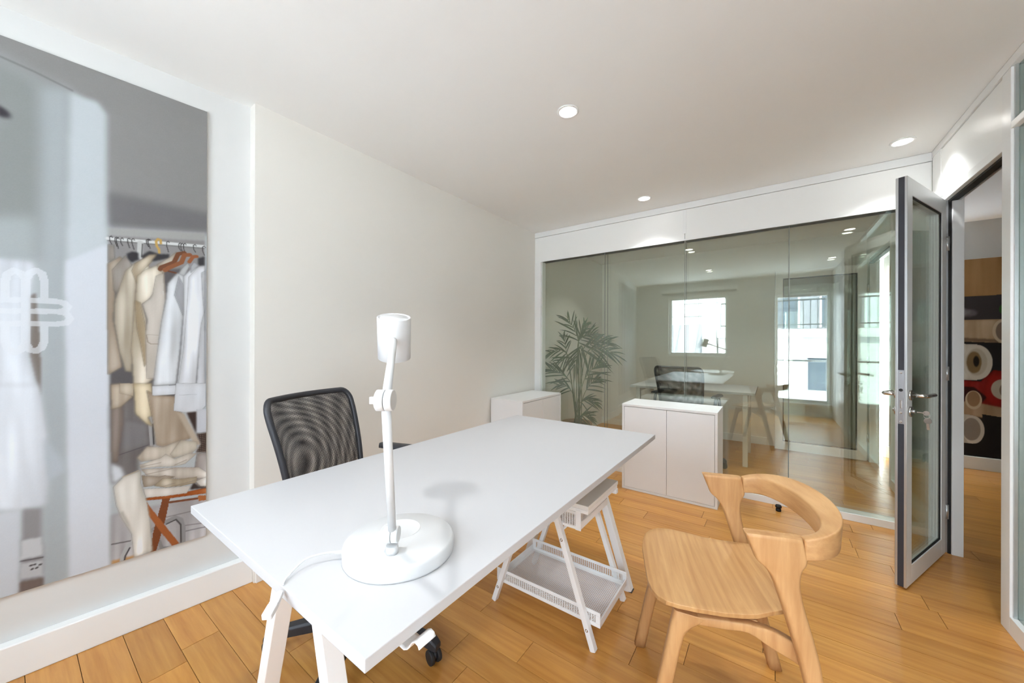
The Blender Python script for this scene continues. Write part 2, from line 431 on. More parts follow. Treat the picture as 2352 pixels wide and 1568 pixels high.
bx('door_post', M['white_frame'], cw, XR-.004, XT, 2.462, DY0, 0, 2.387, .002)
P0, P1 = .9, 2.462
bx('panel_rail', M['white_frame'], cw, XR-.004, XT, P0, P1, 0, .075, .002)
bx('transom', M['white_frame'], cw, XR-.004, XT, P0, P1, 2.125, 2.155, .002)
bx('glazing_bead', M['alu'], cw, XR+.004, XR+.014, P1-.010, P1, .075, 2.125)
bx('glazing_bead', M['alu'], cw, XR+.004, XR+.014, P1-.010, P1, 2.155, 2.387)
for yy in (XR+.016, XR+.060):
    bx('glass_pane', M['glass_side'], cw, yy, yy+.006, P0, P1, .075, 2.125)
    bx('glass_pane', M['glass_side'], cw, yy, yy+.006, P0, P1, 2.155, 2.387)
bx('post', M['white_frame'], cw, XR-.004, XT, P0-.06, P0, 0, 2.387, .002)
bx('light_blocking_panel', M['partition'], cw, XR, XT, -.85, P0-.062, 0, 2.387)  # unseen section made solid to keep light out of the corridor
bx('end_panel', M['partition'], cw, XR-.004, XT, YB, -.85, 0, H-.002)
# neighbouring office: same corridor wall, doorway Y 4.42 .. 5.20
cf = thing('wall_right_far', 'corridor wall of the neighbouring office with its doorway', 'wall', (XR, 4.5, 0), kind='structure')
bx('door_post', M['white_frame'], cf, XR, XT, 4.36, 4.42, 0, 2.387, .002)
bx('door_post', M['white_frame'], cf, XR, XT, 5.20, YF, 0, 2.387, .002)
bx('door_head', M['alu'], cf, XR, XT, 4.42, 5.20, 2.062, 2.107, .002)
bx('head_seal', M['black_gap'], cf, XR-.003, XR+.03, 4.42, 5.20, 2.05, 2.062)
bx('over_door_panel', M['partition'], cf, XR, XT, 4.42, 5.20, 2.109, 2.387)
bx('ceiling_trim', M['white_frame'], cf, XR, XT, YG+D+.01, YF, 2.389, H-.002)
bx('panel_rail', M['white_frame'], cf, XR, XT, YG+D+.01, 4.36, 0, .075)
bx('transom', M['white_frame'], cf, XR, XT, YG+D+.01, 4.36, 2.125, 2.155)
bx('glass_pane', M['glass_side'], cf, XR+.03, XR+.036, YG+D+.01, 4.36, .075, 2.125)
bx('glass_pane', M['glass_side'], cf, XR+.03, XR+.036, YG+D+.01, 4.36, 2.155, 2.387)

# ------------------------------------------------------------------ door leaf builder (local: hinge at 0,0; leaf runs along -Y; X = thickness)
def door_leaf(name, label, L, hgt, handles=True):
    t = thing(name, label, 'door', kind='structure')
    T = .042; z0 = .012; z1 = hgt; sw = .075
    f = MB()
    f.box(-T/2, T/2, -L+.006, -L+sw, z0, z1); f.box(-T/2, T/2, -sw, 0, z0, z1)
    f.box(-T/2, T/2, -L+sw, -sw, z0, z0+.095); f.box(-T/2, T/2, -L+sw, -sw, z1-.085, z1)
    f.build('leaf_frame', M['white_frame'], t, .0015, local=True)
    e = MB(); e.box(-T/2, -T/2+.010, -L, -L+.006, z0, z1); e.box(T/2-.010, T/2, -L, -L+.006, z0, z1)
    e.build('edge_profile', M['alu'], t, .001, local=True)
    zl = .955
    gk = MB(); gk.box(-T/2+.010, T/2-.010, -L+.001, -L+.006, z0, zl-.135); gk.box(-T/2+.010, T/2-.010, -L+.001, -L+.006, zl+.135, z1)
    gk.build('edge_seal', M['gasket'], t, local=True)
    lp = bx('lock_plate', M['steel'], t, -T/2+.0105, T/2-.0105, -L-.0006, -L+.006, zl-.134, zl+.134, .0005, True)
    MB().lathe([(.0075,0),(.0075,.0012)], (0, -L-.0006, zl+.035), (0,-1,0), 20).build('latch_bolt', M['black_gap'], lp, local=True)
    bx('dead_bolt', M['chrome'], lp, -.0035, .0035, -L-.0025, -L, zl-.055, zl-.015, .0005, True)
    for dz in (-.122, -.078, .122):
        MB().lathe([(.0055,0),(.005,.0012),(.002,.0013),(.002,.0006)], (0, -L-.0006, zl+dz), (0,-1,0), 16).build('screw', M['chrome'], lp, local=True)
    bead = MB()
    for s in (-1, 1):
        xa, xb = (T/2-.010, T/2-.004) if s > 0 else (-T/2+.004, -T/2+.010)
        w = .008
        bead.box(xa, xb, -L+sw, -L+sw+w, z0+.095, z1-.085); bead.box(xa, xb, -sw-w, -sw, z0+.095, z1-.085)
        bead.box(xa, xb, -L+sw+w, -sw-w, z0+.095, z0+.095+w); bead.box(xa, xb, -L+sw+w, -sw-w, z1-.085-w, z1-.085)
    bead.build('glazing_seal', M['black_gap'], t, local=True)
    bx('glass_pane', M['glass_door'], t, -.011, -.005, -L+sw, -sw, z0+.095, z1-.085, 0, True)
    bx('glass_pane', M['glass_door'], t, .006, .012, -L+sw, -sw, z0+.095, z1-.085, 0, True)
    for s in (-1, 1):
        x = s*T/2
        yc = -L+.042
        h = MB(); h.lathe([(.026,0),(.026,.007),(.024,.009)], (x, yc, zl+.010), (s,0,0), 32)
        ro = h.build('handle_rose', M['chrome'], t, local=True)
        MB().tube([(x+s*.008, yc, zl+.010), (x+s*.040, yc, zl+.010), (x+s*.050, yc+.004, zl+.010), (x+s*.056, yc+.016, zl+.010), (x+s*.056, yc+.125, zl+.008)], .0098, 16).build('handle_lever', M['chrome'], ro, local=True)
        k = MB(); k.lathe([(.026,0),(.026,.007),(.024,.009)], (x, yc, zl-.072), (s,0,0), 32); ko = k.build('key_rose', M['chrome'], t, local=True)
        MB().lathe([(.0085,0),(.0085,.014),(.007,.015)], (x+s*.004, yc, zl-.070), (s,0,0), 20).build('lock_cylinder', M['steel'], ko, local=True)
    for hz in (.25, 1.05, hgt-.25):
        MB().lathe([(.008,-.04),(.008,.04)], (T/2+.004, .004, hz), (0,0,1), 16).build('hinge', M['alu'], t, local=True)
    return t
d1 = door_leaf('door_1', 'open glazed office door with white frame and lever handle', .645, 2.052)
d1.location = (.800, 3.185, 0)
d1.rotation_euler.z = -math.atan2(.430, .903)
d2 = door_leaf('door_2', 'opened glass door seen through the partition in the next office', .775, 2.052)
d2.location = (.800, 5.215, 0); d2.rotation_euler.z = -PI/2
d2.rotation_euler.z = -PI/2 + .01
# keys in the lock, on the doorway side
def keys():
    dm = Matrix.Translation(d1.location) @ Matrix.Rotation(d1.rotation_euler.z, 4, 'Z')
    t = thing('key_bunch', 'two small keys hanging from the office door lock', 'keys', tuple(dm @ Vector((.045, -.603, .80))), d1.rotation_euler.z)
    MB().box(.0, .028, -.001, .001, .081, .086).build('key_shaft', M['chrome'], t, .0004, local=True)
    MB().lathe([(.0115,-.001),(.0115,.001)], (.032, 0, .083), (0,1,0), 24).build('key_bow', M['chrome'], t, local=True)
    MB().tube([(.034+.011*math.cos(a), 0, .070+.011*math.sin(a)) for a in [2*PI*k/20 for k in range(20)]], .0008, 6, True).build('key_ring', M['chrome'], t, local=True)
    MB().lathe([(.014,-.001),(.014,.001)], (.036, .002, .046), (.15,1,0), 24).build('key_bow', M['chrome'], t, local=True)
    MB().add([(.031,.001,.034),(.041,.001,.034),(.043,.001,.004),(.033,.001,.004),(.031,.003,.034),(.041,.003,.034),(.043,.003,.004),(.033,.003,.004)],
             [(0,1,2,3),(7,6,5,4),(0,4,5,1),(1,5,6,2),(2,6,7,3),(3,7,4,0)]).build('key_shaft', M['chrome'], t, local=True)
keys()
t = thing('door_stop', 'small black rubber door stop on the parquet before the glass', 'door stop', (.04, 3.29, 0))
MB().lathe([(.016,0),(.017,.012),(.013,.022)], (.04,3.29,0)).build('stop_base', M['black_gap'], t)
MB().lathe([(.013,.022),(.019,.026),(.020,.036),(.017,.043),(0,.045)], (.04,3.29,0)).build('rubber_head', M['black_gap'], t)

# ------------------------------------------------------------------ ceiling downlights
def downlight(x, y, label):
    t = thing('downlight', label, 'ceiling light', (x, y, H), group='recessed ceiling downlights')
    MB().lathe([(.056,0),(.0565,-.003),(.054,-.0055),(.045,-.006),(.0435,-.003),(.0435,-.001)], (x,y,H), (0,0,1), 48).build('trim_ring', M['white_frame'], t)
    MB().lathe([(.0435,-.0012),(.0435,-.0022),(.0,-.0024)], (x,y,H), (0,0,1), 48).build('light_disc', M['led'], t)
    l = bpy.data.lights.new('downlight_lamp', 'AREA'); l.shape = 'DISK'; l.size = .085; l.energy = DOWNLIGHT_W; l.color = (.96, .99, 1.0); l.spread = math.radians(104)
    lo = bpy.data.objects.new('downlight_lamp', l); COL.objects.link(lo); lo.parent = t; lo.location = (0, 0, -.0075)
downlight(-.87, 1.71, 'round ceiling light above the middle of the desk')
downlight(-.87, 3.10, 'round ceiling light nearest the glass partition above the cabinet')
downlight(.63, 3.12, 'round ceiling light beside the open door')
downlight(.66, 1.65, 'round ceiling light above the oak chair, seen as a reflection near the door')
downlight(.68, .10, 'round ceiling light near the balcony window, seen only as a reflection')
downlight(-.85, .10, 'round ceiling light near the square window, seen only as a reflection')
downlight(-1.40, 4.10, 'added unseen ceiling light brightening the palm side of the next office')  # lamp added out of view behind the header to brighten the next office
downlight(-.10, 4.10, 'added unseen ceiling light brightening the desk side of the next office')  # second added lamp, also unseen, filling the same office with light
ART=[
('p',(150,148,147),30,0,[(-.425,2.503),(.566,2.335),(.567,1.773),(.243,1.729),(.145,2.197),(.078,2.194),(-.013,2.239),(-.425,2.266)]),
('p',(122,120,121),14,0,[(.243,1.837),(.567,1.835),(.567,1.741),(.243,1.693)]),
('p',(176,175,172),3,0,[(.244,1.688),(.551,1.738),(.551,1.698),(.245,1.655)]),
('p',(150,147,146),3,0,[(.245,1.657),(.551,1.701),(.552,1.518),(.245,1.52)]),
('p',(96,92,93),6,0,[(.245,1.52),(.551,1.568),(.553,.916),(.246,.955)]),
('p',(150,153,152),30,0,[(-.565,2.153),(-.013,2.239),(.078,2.194),(.151,2.191),(.152,1.534),(-.564,1.411)]),
('p',(176,182,182),20,0,[(-.564,1.538),(.069,1.683),(.069,1.52),(-.564,1.411)]),
('p',(196,203,206),16,0,[(-.564,1.427),(.064,1.519),(.096,.53),(.047,.226),(-.562,.243)]),
('p',(178,184,186),16,0,[(.075,2.176),(.145,2.205),(.149,.289),(.078,.258)]),
('p',(205,212,216),9,0,[(.147,2.195),(.218,2.191),(.241,2.154),(.248,.285),(.149,.263),(.136,1.362)]),
('p',(222,226,233),6,0,[(.136,1.532),(.245,1.622),(.253,.292),(.149,.272),(.142,1.023)]),
('l',(110,106,108),6.8,8,0.5,[(-.013,2.24),(.063,2.227),(.151,2.204)]),
('p',(62,58,64),7,0,[(-.02,2.065),(-.002,2.057),(.01,2.045),(.008,2.029),(-.004,2.024),(-.02,2.027)]),
('p',(128,118,110),5,0,[(.053,1.39),(.066,1.402),(.077,1.225),(.079,1.011),(.064,1.085),(.052,1.168)]),
('p',(222,226,232),8,25,[(-.094,1.517),(.061,1.521),(.065,1.49),(.053,1.39),(.05,1.174),(.077,1.006),(.092,.846),(-.093,.859)]),
('p',(226,230,236),8,18,[(-.244,1.084),(.072,1.058),(.089,.887),(.098,.688),(.092,.598),(.034,.597),(-.006,.611),(-.243,.658)]),
('p',(150,147,148),6,0,[(.037,.603),(.081,.591),(.084,.302),(.03,.299)]),
('p',(205,206,208),5,0,[(.036,.487),(.082,.482),(.083,.412),(.034,.416)]),
('l',(95,90,92),4.9,3,0.9,[(.034,.411),(.084,.404)]),
('p',(196,196,198),4,0,[(.035,.402),(.083,.394),(.085,.334),(.033,.345)]),
('p',(120,105,98),4,0,[(.032,.335),(.085,.327),(.086,.298),(.029,.296)]),
('l',(70,66,66),5.7,2,1,[(.056,.385),(.059,.385)]),
('l',(70,66,66),5.7,2,1,[(.065,.385),(.067,.385)]),
('l',(70,66,66),5.7,2,1,[(.059,.37),(.061,.371)]),
('l',(70,66,66),5.7,2,1,[(.069,.37),(.072,.371)]),
('l',(70,66,66),5.7,2,1,[(.077,.379),(.08,.379)]),
('p',(212,216,222),6,0,[(-.002,.603),(.034,.597),(.028,.296),(-.243,.313),(-.243,.543)]),
('p',(190,197,203),10,0,[(.087,.853),(.134,.75),(.136,.713),(.096,.688)]),
('l',(228,229,228),12.0,3,1,[(.245,1.645),(.549,1.674)]),
('l',(120,118,116),2.8,2,1,[(.245,1.636),(.549,1.663)]),
('l',(205,205,203),18.4,4,1,[(.339,1.646),(.337,1.584)]),
('l',(90,88,86),3.7,2,1,[(.345,1.643),(.343,1.586)]),
('l',(58,54,54),2.8,1,1,[(.256,1.624),(.251,1.636),(.25,1.652),(.255,1.657),(.258,1.651)]),
('l',(58,54,54),2.8,1,1,[(.271,1.617),(.266,1.635),(.265,1.651),(.27,1.656),(.273,1.65)]),
('l',(58,54,54),2.8,1,1,[(.275,1.609),(.27,1.634),(.269,1.65),(.274,1.655),(.277,1.649)]),
('l',(58,54,54),2.8,1,1,[(.287,1.623),(.282,1.635),(.281,1.651),(.286,1.656),(.289,1.65)]),
('l',(58,54,54),2.8,1,1,[(.307,1.619),(.302,1.637),(.301,1.654),(.306,1.659),(.309,1.653)]),
('l',(58,54,54),2.8,1,1,[(.32,1.614),(.314,1.639),(.313,1.655),(.318,1.66),(.321,1.654)]),
('l',(58,54,54),2.8,1,1,[(.364,1.634),(.358,1.647),(.357,1.663),(.363,1.668),(.366,1.662)]),
('l',(58,54,54),2.8,1,1,[(.369,1.628),(.363,1.647),(.362,1.664),(.367,1.668),(.371,1.663)]),
('l',(58,54,54),2.8,1,1,[(.427,1.623),(.421,1.649),(.421,1.667),(.426,1.672),(.429,1.666)]),
('l',(58,54,54),2.8,1,1,[(.468,1.637),(.461,1.65),(.461,1.668),(.466,1.673),(.47,1.667)]),
('l',(58,54,54),2.8,1,1,[(.475,1.63),(.468,1.65),(.468,1.668),(.473,1.673),(.477,1.667)]),
('l',(58,54,54),2.8,1,1,[(.484,1.624),(.477,1.651),(.477,1.669),(.482,1.674),(.486,1.668)]),
('l',(58,54,54),2.8,1,1,[(.519,1.64),(.512,1.653),(.511,1.671),(.517,1.676),(.521,1.67)]),
('l',(58,54,54),2.8,1,1,[(.551,1.631),(.544,1.652),(.544,1.67),(.55,1.676),(.554,1.669)]),
('l',(205,165,90),8.3,2,1,[(.397,1.614),(.396,1.63),(.389,1.643),(.387,1.663),(.393,1.675),(.401,1.672),(.402,1.657)]),
('p',(48,46,50),3,0,[(.298,1.59),(.313,1.604),(.332,1.602),(.335,1.575),(.313,1.558),(.301,1.569)]),
('p',(52,50,53),3,0,[(.343,1.592),(.367,1.617),(.397,1.608),(.428,1.614),(.431,1.597),(.377,1.573),(.345,1.577)]),
('p',(60,58,60),3,0,[(.528,1.614),(.551,1.626),(.551,1.583),(.529,1.578)]),
('p',(168,160,152),4,30,[(.246,1.62),(.262,1.621),(.265,1.567),(.246,1.546)]),
('p',(188,172,154),4,40,[(.245,1.542),(.28,1.576),(.292,1.563),(.268,1.453),(.261,1.312),(.287,1.114),(.251,1.085),(.246,1.086)]),
('p',(176,168,160),4,40,[(.258,1.518),(.295,1.584),(.313,1.549),(.301,1.484),(.268,1.418),(.262,1.435)]),
('p',(213,202,184),4,55,[(.295,1.519),(.323,1.557),(.358,1.57),(.371,1.531),(.329,1.479),(.323,1.352),(.314,1.09),(.296,1.096),(.278,1.181),(.263,1.304),(.265,1.392)]),
('p',(200,184,160),4,55,[(.323,1.555),(.367,1.601),(.39,1.607),(.371,1.567),(.343,1.522),(.329,1.461),(.323,1.487),(.313,1.522)]),
('p',(222,210,190),4,60,[(.329,1.502),(.354,1.533),(.397,1.563),(.411,1.532),(.391,1.44),(.358,1.391),(.344,1.383),(.358,1.317),(.357,1.262),(.378,1.054),(.355,1.033),(.346,1.003),(.321,1.005),(.314,1.149),(.311,1.18),(.32,1.351)]),
('p',(206,188,160),4,50,[(.323,1.397),(.339,1.389),(.358,1.262),(.358,1.129),(.352,1.111),(.339,1.216),(.328,1.284)]),
('p',(196,184,168),4,40,[(.39,1.561),(.431,1.601),(.452,1.629),(.445,1.585),(.411,1.527),(.397,1.535)]),
('p',(206,196,184),3,22,[(.377,1.43),(.387,1.51),(.411,1.527),(.418,1.405),(.408,1.311),(.398,1.226),(.398,1.057),(.359,1.06),(.355,1.258),(.36,1.317),(.344,1.383),(.368,1.41)]),
('l',(158,144,128),3.2,1,1,[(.358,1.249),(.362,1.219),(.371,1.211),(.398,1.21)]),
('l',(170,156,140),2.3,1,0.7,[(.358,1.251),(.398,1.249)]),
('l',(165,150,134),2.8,1,0.8,[(.411,1.527),(.414,1.471),(.418,1.406)]),
('p',(214,206,196),2,0,[(.401,1.445),(.412,1.448),(.412,1.429),(.402,1.427)]),
('l',(122,72,42),15.7,2,1,[(.48,1.63),(.459,1.621),(.445,1.58),(.404,1.552),(.4,1.542)]),
('l',(150,92,55),16.6,2,1,[(.499,1.624),(.48,1.62),(.47,1.584),(.428,1.553),(.416,1.54)]),
('l',(112,60,32),6.4,2,1,[(.428,1.537),(.452,1.533)]),
('l',(160,95,55),13.8,2,1,[(.523,1.621),(.51,1.618),(.497,1.591)]),
('p',(198,198,198),3,25,[(.47,1.555),(.491,1.586),(.499,1.572),(.481,1.523),(.456,1.524)]),
('p',(218,220,222),4,45,[(.424,1.482),(.456,1.534),(.481,1.523),(.477,1.44),(.476,1.323),(.467,1.193),(.453,1.025),(.378,1.026),(.391,1.17),(.404,1.31),(.418,1.405)]),
('p',(176,176,180),4,20,[(.447,1.432),(.461,1.52),(.477,1.479),(.476,1.338),(.459,1.395)]),
('p',(222,223,226),4,40,[(.477,1.522),(.502,1.56),(.54,1.576),(.548,1.467),(.544,1.317),(.518,1.019),(.453,.992),(.467,1.168),(.477,1.362)]),
('p',(190,190,194),4,20,[(.502,1.57),(.513,1.594),(.53,1.58),(.502,1.541)]),
('p',(226,227,230),4,45,[(.495,1.52),(.529,1.574),(.553,1.583),(.554,1.317),(.529,1.142),(.519,.986),(.457,.992),(.478,1.193),(.488,1.363)]),
('p',(205,206,210),4,30,[(.54,1.546),(.553,1.558),(.554,1.267),(.55,1.367),(.544,1.447)]),
('p',(216,217,221),3,30,[(.552,1.368),(.555,1.016),(.522,.999),(.531,1.192),(.54,1.307)]),
('p',(112,106,104),8,25,[(.254,.956),(.324,.987),(.367,.886),(.385,.77),(.335,.72),(.335,.66),(.258,.632)]),
('p',(126,122,122),6,15,[(.291,.897),(.363,.861),(.367,.768),(.284,.747)]),
('l',(70,66,68),2.5,3,0.8,[(.278,.746),(.363,.769)]),
('p',(140,126,116),5,30,[(.256,.941),(.287,.967),(.291,.888),(.274,.715),(.258,.719)]),
('l',(165,163,162),9.2,2,1,[(.369,.86),(.374,.767)]),
('l',(60,56,56),4.1,2,1,[(.378,.858),(.382,.77)]),
('p',(216,220,225),6,10,[(.257,.714),(.284,.693),(.294,.656),(.271,.633),(.258,.641)]),
('p',(186,170,150),3,40,[(.254,1.043),(.28,1.046),(.319,1.013),(.317,.983),(.282,.945),(.256,.939)]),
('p',(214,200,180),2,40,[(.28,1.046),(.321,1.042),(.319,.988),(.28,1.004)]),
('p',(222,205,172),3,50,[(.319,1.042),(.374,1.038),(.385,.896),(.363,.891),(.378,.848),(.36,.861),(.325,.912)]),
('p',(184,166,146),4,40,[(.359,1.009),(.385,.986),(.449,.974),(.505,.772),(.411,.751),(.389,.764),(.378,.869)]),
('p',(196,180,160),3,10,[(.453,.904),(.48,.89),(.54,.738),(.517,.737)]),
('p',(226,228,232),2,18,[(.376,1.025),(.453,1.024),(.453,.981),(.377,.984)]),
('p',(224,226,230),2,18,[(.453,1.032),(.557,1.023),(.557,.918),(.546,.902),(.509,.886),(.445,.908)]),
('p',(214,216,222),2,12,[(.523,.903),(.558,.901),(.558,.792),(.526,.795)]),
('l',(180,182,188),2.0,1,0.8,[(.464,.977),(.525,.974)]),
('p',(62,46,40),3,0,[(.489,.894),(.523,.894),(.523,.79),(.559,.787),(.56,.694),(.522,.703),(.54,.738)]),
('p',(176,172,172),6,15,[(.257,.502),(.569,.486),(.569,.229),(.257,.265)]),
('l',(90,84,84),4.6,3,0.9,[(.259,.38),(.312,.373)]),
('l',(110,102,102),3.6,3,0.7,[(.419,.434),(.569,.43)]),
('l',(110,102,102),3.6,3,0.7,[(.482,.374),(.569,.357)]),
('l',(84,78,80),3.6,3,0.7,[(.482,.347),(.565,.339)]),
('p',(196,150,100),4,0,[(.259,.312),(.326,.307),(.326,.222),(.259,.245)]),
('l',(186,186,186),15.3,2,1,[(.287,.28),(.29,.318),(.305,.356),(.322,.369)]),
('l',(70,66,68),5.1,2,1,[(.293,.287),(.297,.315),(.31,.344)]),
('l',(150,148,148),17.3,2,1,[(.375,.393),(.419,.413),(.45,.423),(.47,.405),(.478,.364),(.478,.294)]),
('l',(70,66,66),5.1,2,1,[(.423,.403),(.454,.412),(.47,.383),(.471,.303)]),
('l',(140,138,138),12.2,2,1,[(.397,.343),(.408,.302),(.435,.291)]),
('p',(128,70,36),2,0,[(.41,.523),(.434,.515),(.419,.423),(.39,.295),(.372,.292),(.379,.376)]),
('p',(168,96,48),2,0,[(.36,.526),(.371,.497),(.466,.299),(.442,.296),(.412,.358),(.364,.464)]),
('p',(176,98,44),2,20,[(.355,.54),(.489,.527),(.564,.526),(.564,.498),(.419,.517),(.357,.53)]),
('l',(120,66,36),9.2,2,1,[(.434,.497),(.53,.484)]),
('p',(180,110,60),2,0,[(.53,.498),(.562,.488),(.562,.466),(.532,.47)]),
('p',(60,48,44),3,0,[(.501,.534),(.514,.563),(.534,.541),(.562,.53),(.562,.524),(.505,.533)]),
('p',(160,150,144),4,30,[(.526,.697),(.56,.692),(.561,.533),(.53,.542),(.514,.59)]),
('p',(206,194,178),3,40,[(.33,.721),(.36,.765),(.411,.751),(.469,.771),(.449,.693),(.342,.703)]),
('p',(222,212,196),3,50,[(.434,.712),(.469,.771),(.526,.752),(.526,.719),(.505,.701),(.449,.693)]),
('p',(228,220,208),2,45,[(.337,.689),(.404,.704),(.419,.718),(.449,.688),(.497,.703),(.526,.697),(.485,.658),(.449,.655),(.389,.668),(.342,.673)]),
('p',(216,206,194),2,45,[(.342,.67),(.453,.649),(.534,.629),(.56,.6),(.561,.572),(.473,.591),(.36,.638)]),
('p',(180,166,150),2,35,[(.344,.642),(.397,.623),(.419,.622),(.45,.608),(.378,.587),(.35,.59)]),
('p',(200,186,164),2,45,[(.382,.586),(.411,.613),(.465,.593),(.526,.587),(.526,.56),(.473,.559),(.419,.568)]),
('p',(226,219,210),2,22,[(.35,.582),(.434,.562),(.505,.552),(.491,.521),(.419,.53),(.357,.542)]),
('p',(222,215,205),2,30,[(.522,.566),(.561,.578),(.562,.533),(.539,.539)]),
('l',(140,126,112),3.1,2,0.6,[(.346,.642),(.442,.647)]),
('l',(140,126,112),3.1,2,0.6,[(.404,.574),(.45,.579)]),
('l',(140,126,112),3.1,2,0.6,[(.45,.566),(.522,.572)]),
('l',(140,126,112),3.1,2,0.6,[(.342,.68),(.404,.683)]),
('l',(140,126,112),3.1,2,0.6,[(.449,.661),(.489,.675)]),
('p',(220,214,203),3,40,[(.262,.616),(.291,.652),(.342,.665),(.342,.612),(.36,.531),(.371,.435),(.379,.299),(.322,.299),(.315,.401),(.285,.482),(.271,.535)]),
('p',(196,190,180),3,12,[(.288,.51),(.305,.46),(.315,.406),(.31,.423),(.281,.498)]),
('l',(200,178,140),3.1,1,0.7,[(.288,.65),(.335,.666)]),
('l',(236,240,244),33.9,2,0.62,[(-.001,1.37),(-.001,1.43),(.003,1.46),(.018,1.479),(.033,1.471),(.044,1.446),(.044,1.374)]),
('l',(236,240,244),33.9,2,0.62,[(.044,1.446),(.053,1.474),(.067,1.486),(.081,1.476),(.086,1.446),(.086,1.378)]),
('l',(236,240,244),33.9,2,0.62,[(-.001,1.28),(-.001,1.225),(.004,1.195),(.02,1.178),(.033,1.188),(.044,1.215),(.044,1.374)]),
('l',(236,240,244),33.9,2,0.62,[(.044,1.215),(.052,1.19),(.067,1.183),(.08,1.195),(.086,1.22),(.086,1.283)]),
('l',(236,240,244),33.9,2,0.62,[(-.067,1.364),(.044,1.373),(.112,1.374),(.132,1.37),(.143,1.356),(.136,1.341),(.119,1.335),(.044,1.332),(-.067,1.326)]),
('l',(236,240,244),33.9,2,0.62,[(.119,1.334),(.139,1.329),(.148,1.31),(.139,1.292),(.112,1.286),(.044,1.286),(-.067,1.28)])]

# ------------------------------------------------------------------ printed photo panels (flat prints; artwork drawn in panel coordinates, metres)
CANE = [(.526,.79),(.557,.784),(.557,.698)]
def smooth(m, nx, nz):
    for ax, n in ((1, nx), (0, nz)):
        n = int(max(0, n))
        if n < 1: continue
        for _ in range(2):
            k = 2*n+1
            pad = [(0,0),(0,0)]; pad[ax] = (n+1, n)
            c = np.cumsum(np.pad(m, pad, mode='edge'), axis=ax)
            m = (np.take(c, range(k, c.shape[ax]), axis=ax) - np.take(c, range(0, c.shape[ax]-k), axis=ax)) / k
    return m
class Canvas:
    def __init__(s, ys, zs, base, du):
        s.y = np.array(ys); s.z = np.array(zs); s.Y, s.Z = np.meshgrid(s.y, s.z); s.du = du
        s.c = np.zeros(s.Y.shape + (3,)); s.c[:] = base
        r = np.random.RandomState(3); s.noise = smooth(r.rand(*s.Y.shape) - .5, 3, 3) * 4
        s.fine = r.rand(*s.Y.shape) - .5
        st = smooth(r.rand(*s.Y.shape) - .5, 3, 26); s.st = st/st.std()
        st = smooth(r.rand(*s.Y.shape) - .5, 9, 60); s.st2 = st/st.std()
    def win(s, pts, mg):
        p = np.array(pts); i0, i1 = np.searchsorted(s.z, [p[:,1].min()-mg, p[:,1].max()+mg]); j0, j1 = np.searchsorted(s.y, [p[:,0].min()-mg, p[:,0].max()+mg])
        return slice(i0, i1), slice(j0, j1)
    def comp(s, w, m, col): s.c[w] = s.c[w]*(1-m[...,None]) + col*m[...,None]
    def poly(s, col, blur, fold, pts):
        mg = .004 + blur*.004
        w = s.win(pts, mg); Y = s.Y[w]; Z = s.Z[w]
        if Y.size == 0: return
        m = np.zeros(Y.shape, bool); n = len(pts)
        for i in range(n):
            (ya, za), (yb, zb) = pts[i], pts[(i+1) % n]
            if za == zb: continue
            hit = ((za > Z) != (zb > Z)) & (Y < (yb-ya)*(Z-za)/(zb-za) + ya)
            m ^= hit
        b = blur*.0018/s.du/2
        mf = smooth(m.astype(float), b, b)
        cl = np.empty(Y.shape + (3,)); cl[:] = col
        if fold:
            wv = .62*s.st[w] + .70*s.st2[w]
            inner = smooth(m.astype(float), .010/s.du, .010/s.du)
            sh = fold*(.55*wv*np.clip(inner,0,1) - 1.3*(1-np.clip(inner*1.25-.25,0,1)) + .12)
            cl = cl + sh[...,None]*np.array([.95,1.0,1.05])
        cl = cl + s.noise[w][...,None]*2.5
        s.comp(w, np.clip(mf, 0, 1), cl)
    def line(s, col, wmm, blur, al, pts):
        hw = wmm*.001/2; soft = .0012 + blur*.0006
        w = s.win(pts, hw + soft*2); Y = s.Y[w]; Z = s.Z[w]
        if Y.size == 0: return
        d = np.full(Y.shape, 9.0)
        for (a, b), (c, e) in zip(pts[:-1], pts[1:]):
            L2 = (c-a)**2 + (e-b)**2 + 1e-12
            t = np.clip(((Y-a)*(c-a) + (Z-b)*(e-b))/L2, 0, 1)
            d = np.minimum(d, np.hypot(Y-a-t*(c-a), Z-b-t*(e-b)))
        m = np.clip((hw + soft/2 - d)/soft, 0, 1)*al
        s.comp(w, m, np.array(col, float))
    def ellipse(s, col, cy, cz, ry, rz, soft=.06, al=1.0, rag=0.0):
        pts = [(cy-ry*1.3, cz-rz*1.3), (cy+ry*1.3, cz+rz*1.3)]; w = s.win(pts, .01); Y = s.Y[w]; Z = s.Z[w]
        if Y.size == 0: return
        r = np.hypot((Y-cy)/ry, (Z-cz)/rz) + rag*s.noise[w]
        s.comp(w, np.clip((1-r)/soft, 0, 1)*al, np.array(col, float))
